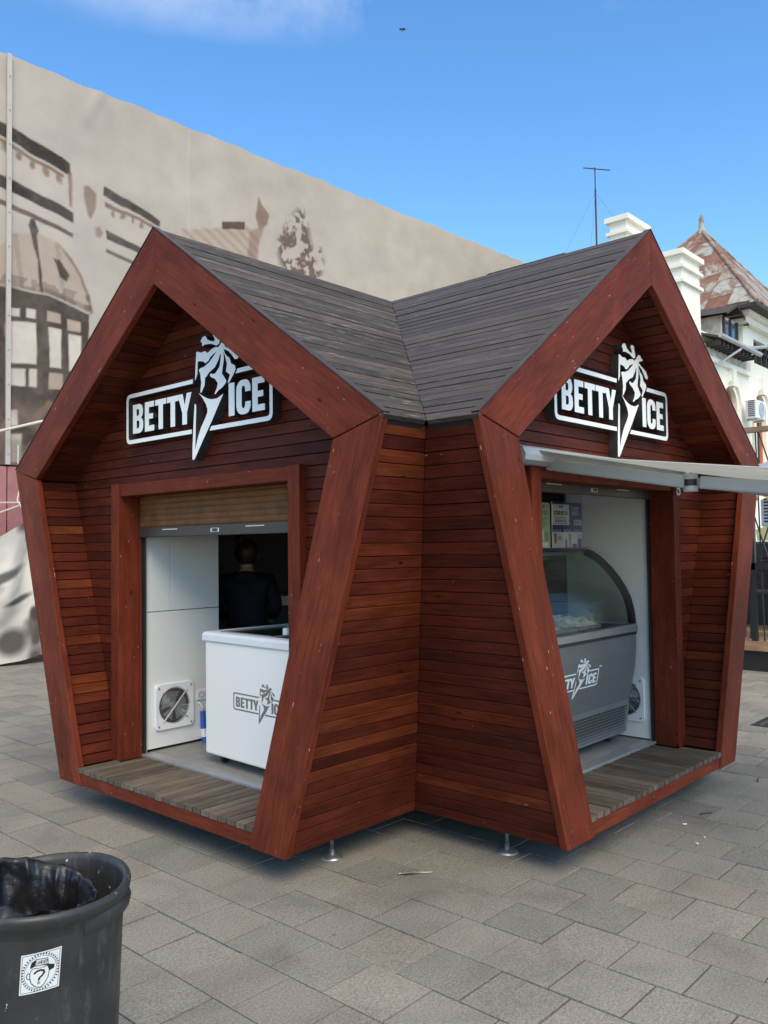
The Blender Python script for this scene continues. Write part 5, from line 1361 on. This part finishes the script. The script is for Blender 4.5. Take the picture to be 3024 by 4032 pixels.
def clip(poly, a, b_, c):
    out = []
    for i in range(len(poly)):
        p, q = poly[i], poly[(i + 1) % len(poly)]; dp, dq = a * p[0] + b_ * p[1] + c, a * q[0] + b_ * q[1] + c
        if dp >= 0: out.append(p)
        if dp * dq < 0: t = dp / (dp - dq); out.append((p[0] + (q[0] - p[0]) * t, p[1] + (q[1] - p[1]) * t))
    return out
for fi, (p, q) in enumerate(((P4[3], P4[0]), (P4[0], P4[1]))):
    mid = (p + q) / 2; e = (q - p).normalized(); up = (apex - mid); H = up.length; up.normalize(); nrm = e.cross(up).normalized(); hb = (q - p).length / 2
    k = -8
    for k in range(-7, 7):
        for r_ in range(8):
            u0, u1 = k * .62 + (.31 if fi else .15), (k + 1) * .62 + (.31 if fi else .15) - .012
            v0, v1 = r_ * .78 + (.3 if k % 2 else 0) - .2, (r_ + 1) * .78 + (.3 if k % 2 else 0) - .21
            pl = [(u0, v0), (u1, v0), (u1, v1), (u0, v1)]
            pl = clip(pl, 0, 1, 0)
            for sgn in (1, -1):
                if pl: pl = clip(pl, -sgn, -hb / H, hb)
            if len(pl) < 3: continue
            A3 = sum((pl[i][0] * pl[(i + 1) % len(pl)][1] - pl[(i + 1) % len(pl)][0] * pl[i][1]) for i in range(len(pl))) / 2
            if abs(A3) < .01: continue
            h = .02 + rnd.uniform(0, .015)
            W3 = [mid + e * u + up * v for u, v in pl]; n_ = len(W3)
            V = [v + nrm * h for v in W3] + [v + nrm * .002 for v in W3]
            F = [tuple(range(n_))] + [(i, n_ + i, n_ + (i + 1) % n_, (i + 1) % n_) for i in range(n_)]
            vch('roof_sheet', V, F, M['zinc'], rf)
for c in (P4[0], P4[1], P4[3]):
    m_ = MB().tube([c + Vector((0, 0, .03)), apex + Vector((0, 0, .05))], .06, 8); vch('hip_roll', m_.V, m_.F, M['zinc'], rf)
m_ = MB().lathe([(.16, -.1), (.10, .12), (.085, .22), (.075, .42), (.03, .52), (0, .53)], tuple(apex), 10); vch('finial', m_.V, m_.F, M['zinc'], rf)
# lower eave with gutter, downpipe, rafter tails and a small dormer
low = vch('lower_roof', [(15.6, YF - .46, 6.80), (18.42, YF - .46, 6.80), (18.42, YF + 2.5, 7.82), (15.6, YF + 2.5, 7.82), (15.6, YF - .46, 6.75), (18.42, YF - .46, 6.75), (18.42, YF + 2.5, 7.75), (15.6, YF + 2.5, 7.75)], BOXF, M['darkwood'])
M['tile'] = plain('terracotta_tile', (0.30, 0.12, 0.075), 0.8, var=0.4, scale=7)
for i in range(8):
    for j in range(5):
        x = 16.2 + i * .26; y = YF - .48 + j * .36; z = 6.80 + (y - YF + .46) * .344
        vch('tile', [(x, y, z + .02), (x + .25, y, z + .02), (x + .25, y + .40, z + .14), (x, y + .40, z + .14), (x + .125, y, z + .08), (x + .125, y + .40, z + .20)], [(0, 4, 5, 3), (4, 1, 2, 5), (0, 1, 4), (3, 5, 2)], M['tile'], low)
for i in range(10):
    x = 15.8 + i * .27; vbox('rafter_tail', x, x + .09, YF - .40, YF, 6.62, 6.75, M['darkwood'], low)
m_ = MB().tube([(15.6, YF - .50, 6.80), (18.46, YF - .50, 6.77)], .058, 12); vch('gutter', m_.V, m_.F, M['gutter'])
m_ = MB().tube([(17.0, YF - .50, 6.76), (17.0, YF - .48, 6.68), (16.3, YF - .08, 6.2), (16.3, YF - .08, 0.1)], .038, 10); vch('downpipe', m_.V, m_.F, M['gutter'])
m_ = MB().tube([(18.0, YF - .30, 6.93), (18.3, YF - .34, 6.95), (19.2, YF - .45, 7.12), (21.0, YF - .6, 7.95)], .05, 10); vch('downpipe', m_.V, m_.F, M['gutter'])
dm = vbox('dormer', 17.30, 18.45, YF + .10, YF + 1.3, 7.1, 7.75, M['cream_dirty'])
vch('dormer_roof', [(17.05, YF - .15, 7.72), (17.85, YF - .15, 8.10), (18.70, YF - .15, 7.68), (18.70, YF + 1.3, 7.74), (17.85, YF + 1.3, 8.16), (17.05, YF + 1.3, 7.78), (17.05, YF - .15, 7.66), (17.85, YF - .15, 8.03), (18.70, YF - .15, 7.60)], [(0, 1, 4, 5), (1, 2, 3, 4), (0, 6, 7, 1), (1, 7, 8, 2)], M['darkwood'], dm)
for x in (17.42, 17.90): vbox('dormer_pane', x, x + .38, YF + .07, YF + .099, 7.22, 7.66, M['pane'], dm)
for x in (17.36, 17.82, 18.30): vbox('dormer_post', x, x + .06, YF + .03, YF + .098, 7.15, 7.72, M['darkwood'], dm)
# chimneys (parts of the villa) with cap and mouldings
def chimney(x, y, wx, wy, z0, z1):
    c = vbox('chimney', x, x + wx, y, y + wy, z0, z1 - .12, M['cream'])
    for z, h, o_ in ((z1 - .12, .12, .09), (z1 - .42, .07, .07), (z1 - .76, .07, .07)):
        vbox('cap' if h > .1 else 'moulding', x - o_, x + wx + o_, y - o_, y + wy + o_, z, z + h, M['cream'], c)
chimney(13.53, 3.17, 1.05, .9, 6.0, 8.42)
chimney(13.05, 4.24, 1.05, .42, 6.0, 9.38)
# air conditioners on the facade
def ac_unit(x, y, z, lab, w_=.82, h=.56, d=.32):
    a = empty('air_conditioner', (x, y, z), 0, lab, 'air conditioner', 'outdoor air conditioner units')
    box('casing', 0, w_, -d, 0, 0, h, M['white_plastic'], a, bevel=.015)
    m_ = MB().lathe([(0, 0), (.21, 0), (.21, .012), (.19, .012), (.17, .004), (0, .004)], (0, 0, 0), 24)
    o = m_.build('fan_guard', M['gutter'], a); o.rotation_euler = (R(90), 0, 0); o.location = (w_ * .58, -d - .001, h / 2)
    for i in range(9): box('louvre', -.008, 0.0, -d * .85, -d * .25, .06 + i * .05, .085 + i * .05, M['darkwood'], a)
    for xx in (.1, w_ - .1): box('bracket', xx - .02, xx + .02, -d, 0, -.05, -.005, M['steel'], a)
ac_unit(18.05, YF - .20, 5.02, 'white air conditioner under the arched window of the cream villa', .70, .50, .28)
# roof aerial
an = empty('roof_aerial', (17.97, 7.58, 9.0), 0, 'thin television aerial mast with guy wires above the roof ridge', 'aerial')
MB().tube([(0, 0, 0), (0, 0, 3.5)], .028, 8).build('lower_mast', M['darkwood'], an)
MB().tube([(0, 0, 3.4), (0, 0, 4.17)], .018, 8).build('upper_mast', M['darkwood'], an)
MB().tube([(-.17, .30, 4.2), (.20, -.40, 4.03)], .016, 6).build('boom', M['darkwood'], an)
for f, l in ((.25, .22), (.4, .25), (.8, .2)):
    c = Vector((-.17, .30, 4.2)).lerp(Vector((.20, -.40, 4.03)), f)
    MB().tube([c + Vector((-.16, -.1, -l * .5)), c + Vector((.16, .1, l * .5))], .009, 6).build('element', M['darkwood'], an)
for dx, dy in ((-1.0, 1.2), (1.2, -1.6), (-.2, .25)):
    MB().tube([(0, 0, 3.4), (dx, dy, 0.4)], .003, 5).build('guy_wire', M['darkwood'], an)
vbox('roof_slab', 13.6, 24.4, YF + 2.6, YF + 6.0, 7.0, 9.1, M['darkwood'])
gb = empty('gable_roof', (15.4, 8.9, 0), 0, 'small dark roof peak just past the right end of the banner', 'roof')
mk('roof', [(0.2, -.95, 9.72), (0.2, -.62, 9.85), (0.2, -.30, 9.5), (1.6, -.95, 9.72), (1.6, -.62, 9.85), (1.6, -.3, 9.5)], [(0, 1, 4, 3), (1, 2, 5, 4), (0, 2, 1), (3, 4, 5), (0, 3, 5, 2)], M['darkwood'], gb)
box('wall', .25, 1.5, -.9, -.35, 0, 9.6, M['cream_dirty'], gb)

# ------------------------------------------------------------------ raised terrace with furniture, right edge
te = empty('terrace', (6.7, -0.4, 0), 0, 'raised timber terrace platform with black skirting at the right edge', 'terrace')
box('skirting', 0.02, 3.0, -3.4, 1.6, 0.0, .27, M['black'], te)
for i in range(26):
    x = .0 + i * .115
    mk('deck_board', boxv(x, x + .108, -3.4, 1.62, .30, .40), BOXF, M['decking'], te, grain=(0, 1, 0))
box('edge_board', -.03, -.002, -3.4, 1.62, .275, .395, M['decking'], te, grain=(0, 1, 0))
for y in (-.06, -1.6, 1.5):
    box('post', .02, .09, y - .07, y, .401, 3.0, M['black'], te)
box('beam', 0.0, .1, -3.4, 1.6, 3.22, 3.29, M['decking'], te, grain=(0, 1, 0))
box('rail', .02, .08, -3.4, 1.6, 1.36, 1.45, M['black'], te)
for pts in ([(0.05, -.18, 3.22), (0.05, -.22, .33)], [(0.05, -.22, 3.22), (.05, -.52, 2.2)], [(.05, -.10, 2.2), (.05, -.36, 1.3)], [(.05, -.40, 2.2), (.05, -.1, 1.3)], [(.05, -.02, .62), (.05, -.16, .33)]):
    MB().tube(pts, .010, 6).build('tie_rod', M['black'], te)
def chair(x, y, rz, lab):
    c = empty('bar_chair', (x, y, .40), rz, lab, 'chair', 'black bar chairs on the terrace')
    box('seat', -.2, .2, -.2, .2, .60, .65, M['black'], c, bevel=.01)
    for sx in (-1, 1):
        for sy in (-1, 1): MB().tube([(sx * .21, sy * .21, 0), (sx * .17, sy * .17, .60)], .024, 6).build('leg', M['black'], c)
    for z in (.75, .86, .97): box('back_slat', -.2, .2, .17, .20, z, z + .06, M['black'], c)
    for sx in (-1, 1): box('back_post', sx * .2 - .02, sx * .2 + .02, .16, .21, .64, 1.05, M['black'], c)
    box('footrest', -.19, .19, -.20, -.17, .22, .25, M['steel'], c)
chair(7.5, -.30, .4, 'black bar chair on the terrace, nearest the kiosk')
chair(8.1, -.95, -.5, 'black bar chair on the terrace, farther from the kiosk')
tb = empty('bar_table', (8.4, -.3, .40), 0, 'narrow reddish bar table behind the black chairs on the terrace', 'table')
box('top', -.3, .3, -.9, .9, .95, 1.0, M['orangewood'], tb); box('leg', -.04, .04, -.04, .04, 0, .95, M['black'], tb)
ac_unit(8.7, 0.02, 1.98, 'white air conditioner beside the terrace, seen past the kiosk leg', .5, .42, .2)
ps = empty('parasol', (9.3, -.9, .40), 0, 'open grey blue parasol over the terrace', 'parasol')
MB().tube([(0, 0, 0), (0, 0, 2.9)], .03, 8).build('pole', M['steel'], ps)
V = [(0, 0, 2.95)] + [(1.5 * math.cos(2 * math.pi * i / 8), 1.5 * math.sin(2 * math.pi * i / 8), 2.42) for i in range(8)]
mk('canopy', V + [(v[0], v[1], v[2] - .22) for v in V[1:]], [(0, i, i % 8 + 1) for i in range(1, 9)] + [(i, 8 + i, 8 + i % 8 + 1, i % 8 + 1) for i in range(1, 9)], M['parasol'], ps)
sl = empty('light_string', (6.8, -.7, 2.3), 0, 'string of amber bulbs hanging along the terrace edge', 'string lights')
MB().tube([(0, -2.5, .1), (0, 1.5, .1)], .008, 5).build('cable', M['black'], sl)
for i in range(24):
    m_ = MB().lathe([(0, -.06), (.022, -.05), (.03, -.025), (.022, 0), (.014, .01)], (0, -2.4 + i * .16, .05), 10)
    m_.build('bulb', M['bulb'], sl, smooth=True)
yb = empty('yellow_sign', (8.2, -.2, 0), 0, 'pale yellow board with dark leaf mark behind the terrace', 'sign')
mk('board', [(0, -.5, 1.75), (0, .12, 1.75), (0, .14, 1.92), (0, -.5, 2.1), (.03, -.5, 1.75), (.03, .12, 1.75), (.03, .14, 1.92), (.03, -.5, 2.1)], BOXF, M['yellow'], yb)
box('leaf_mark', -.006, -.001, -.2, -.05, 1.82, 1.9, M['darkwood'], yb)
box('post', 0.0, .05, -.2, -.1, 0, 1.74, M['black'], yb)
tag(box('speaker_cabinet', 8.0, 8.4, -.75, -.02, 1.47, 1.74, M['black'], None, bevel=.03), 'black box standing on the rail level behind the terrace posts', 'speaker')

# ------------------------------------------------------------------ bird and litter
bd = empty('bird', (32.95, 27.99, 33.2), 0, 'small dark bird flying high in the blue sky', 'bird')
V = [(.5 * x, .5 * y, .5 * z) for x, y, z in [(0, 0, .08), (-.28, .24, .02), (-.22, .20, -.14), (-.05, .05, -.06), (.04, -.03, -.10), (.22, -.22, .10), (.30, -.26, -.02), (.10, -.08, -.10), (.02, -.02, -.30), (-.03, .03, -.28)]]
mk('body', V + [(x + .05, y + .05, z) for x, y, z in V], [(0, 1, 2, 3, 9, 8, 4, 7, 6, 5), (15, 16, 17, 14, 18, 19, 13, 12, 11, 10), (0, 10, 11, 1), (5, 15, 10, 0), (1, 11, 12, 2), (6, 16, 15, 5)], M['bird'], bd)
fe = empty('feather', (-1.624, -1.533, .004), R(-42), 'grey feather lying on the paving in front of the kiosk', 'feather')
V = []; F = []
for i in range(13):
    t = i / 12; wd = .012 * math.sin(math.pi * min(1, t * 1.15 + .02)) + .001
    x = -.075 + .15 * t; z = .004 + .008 * math.sin(t * 3)
    V += [(x, -wd, z), (x, 0, z + .003), (x, wd, z)]
for i in range(12):
    for k in range(2): F.append((i * 3 + k, (i + 1) * 3 + k, (i + 1) * 3 + k + 1, i * 3 + k + 1))
mk('vane', V, F, M['feather'], fe); MB().tube([(-.075, 0, .008), (.10, 0, .006)], .0018, 5).build('quill', M['paper'], fe)
for (x, y, a, l, nm, mt, lab) in ((1.35, -2.31, .3, .10, 'twig', 'twig', 'thin brown twig on the paving at the far right'), (0.35, -2.32, -.5, .09, 'twig', 'twig', 'dark twig half under the right deck edge'),
        (-.09, -2.483, .7, .018, 'cigarette_end', 'paper', 'cigarette end on the paving right of the kiosk, upper of two'), (-.222, -2.491, 1.6, .018, 'cigarette_end', 'paper', 'cigarette end on the paving right of the kiosk, lower of two'), (.06, -2.30, 2.3, .024, 'cigarette_end', 'paper', 'cigarette end nearest the right deck edge')):
    m_ = MB().tube([(-l / 2, 0, .006), (0, .004, .006), (l / 2, 0, .006)], .0045, 6)
    o = m_.build(nm, M[mt]); o.location = (x, y, 0.001); o.rotation_euler = (0, 0, a); tag(o, lab, 'litter')

dcv = empty('drain_cover', (3.56, -1.97, 0.0), 0, 'dark iron access cover set in the paving at the right edge', 'cover')
box('plate', -.35, .35, -.35, .35, .0025, .006, M['black'], dcv)
for i in range(6): box('bar', -.32, .32, -.30 + i * .11, -.26 + i * .11, .006, .010, M['darkwood'], dcv)

bk = empty('dark_backdrop', (9.0, -.4, .40), 0, 'black counter-shaped box added as a dark backdrop behind the terrace chairs', 'counter')  # black box added to darken the view behind the chairs
box('front', 0, .5, -1.8, 1.3, 0, 1.02, M['black'], bk); box('top', -.06, .56, -1.85, 1.35, 1.02, 1.08, M['darkwood'], bk)
chair(7.15, -.62, 1.2, 'black bar chair on the terrace, right beside the front rail')
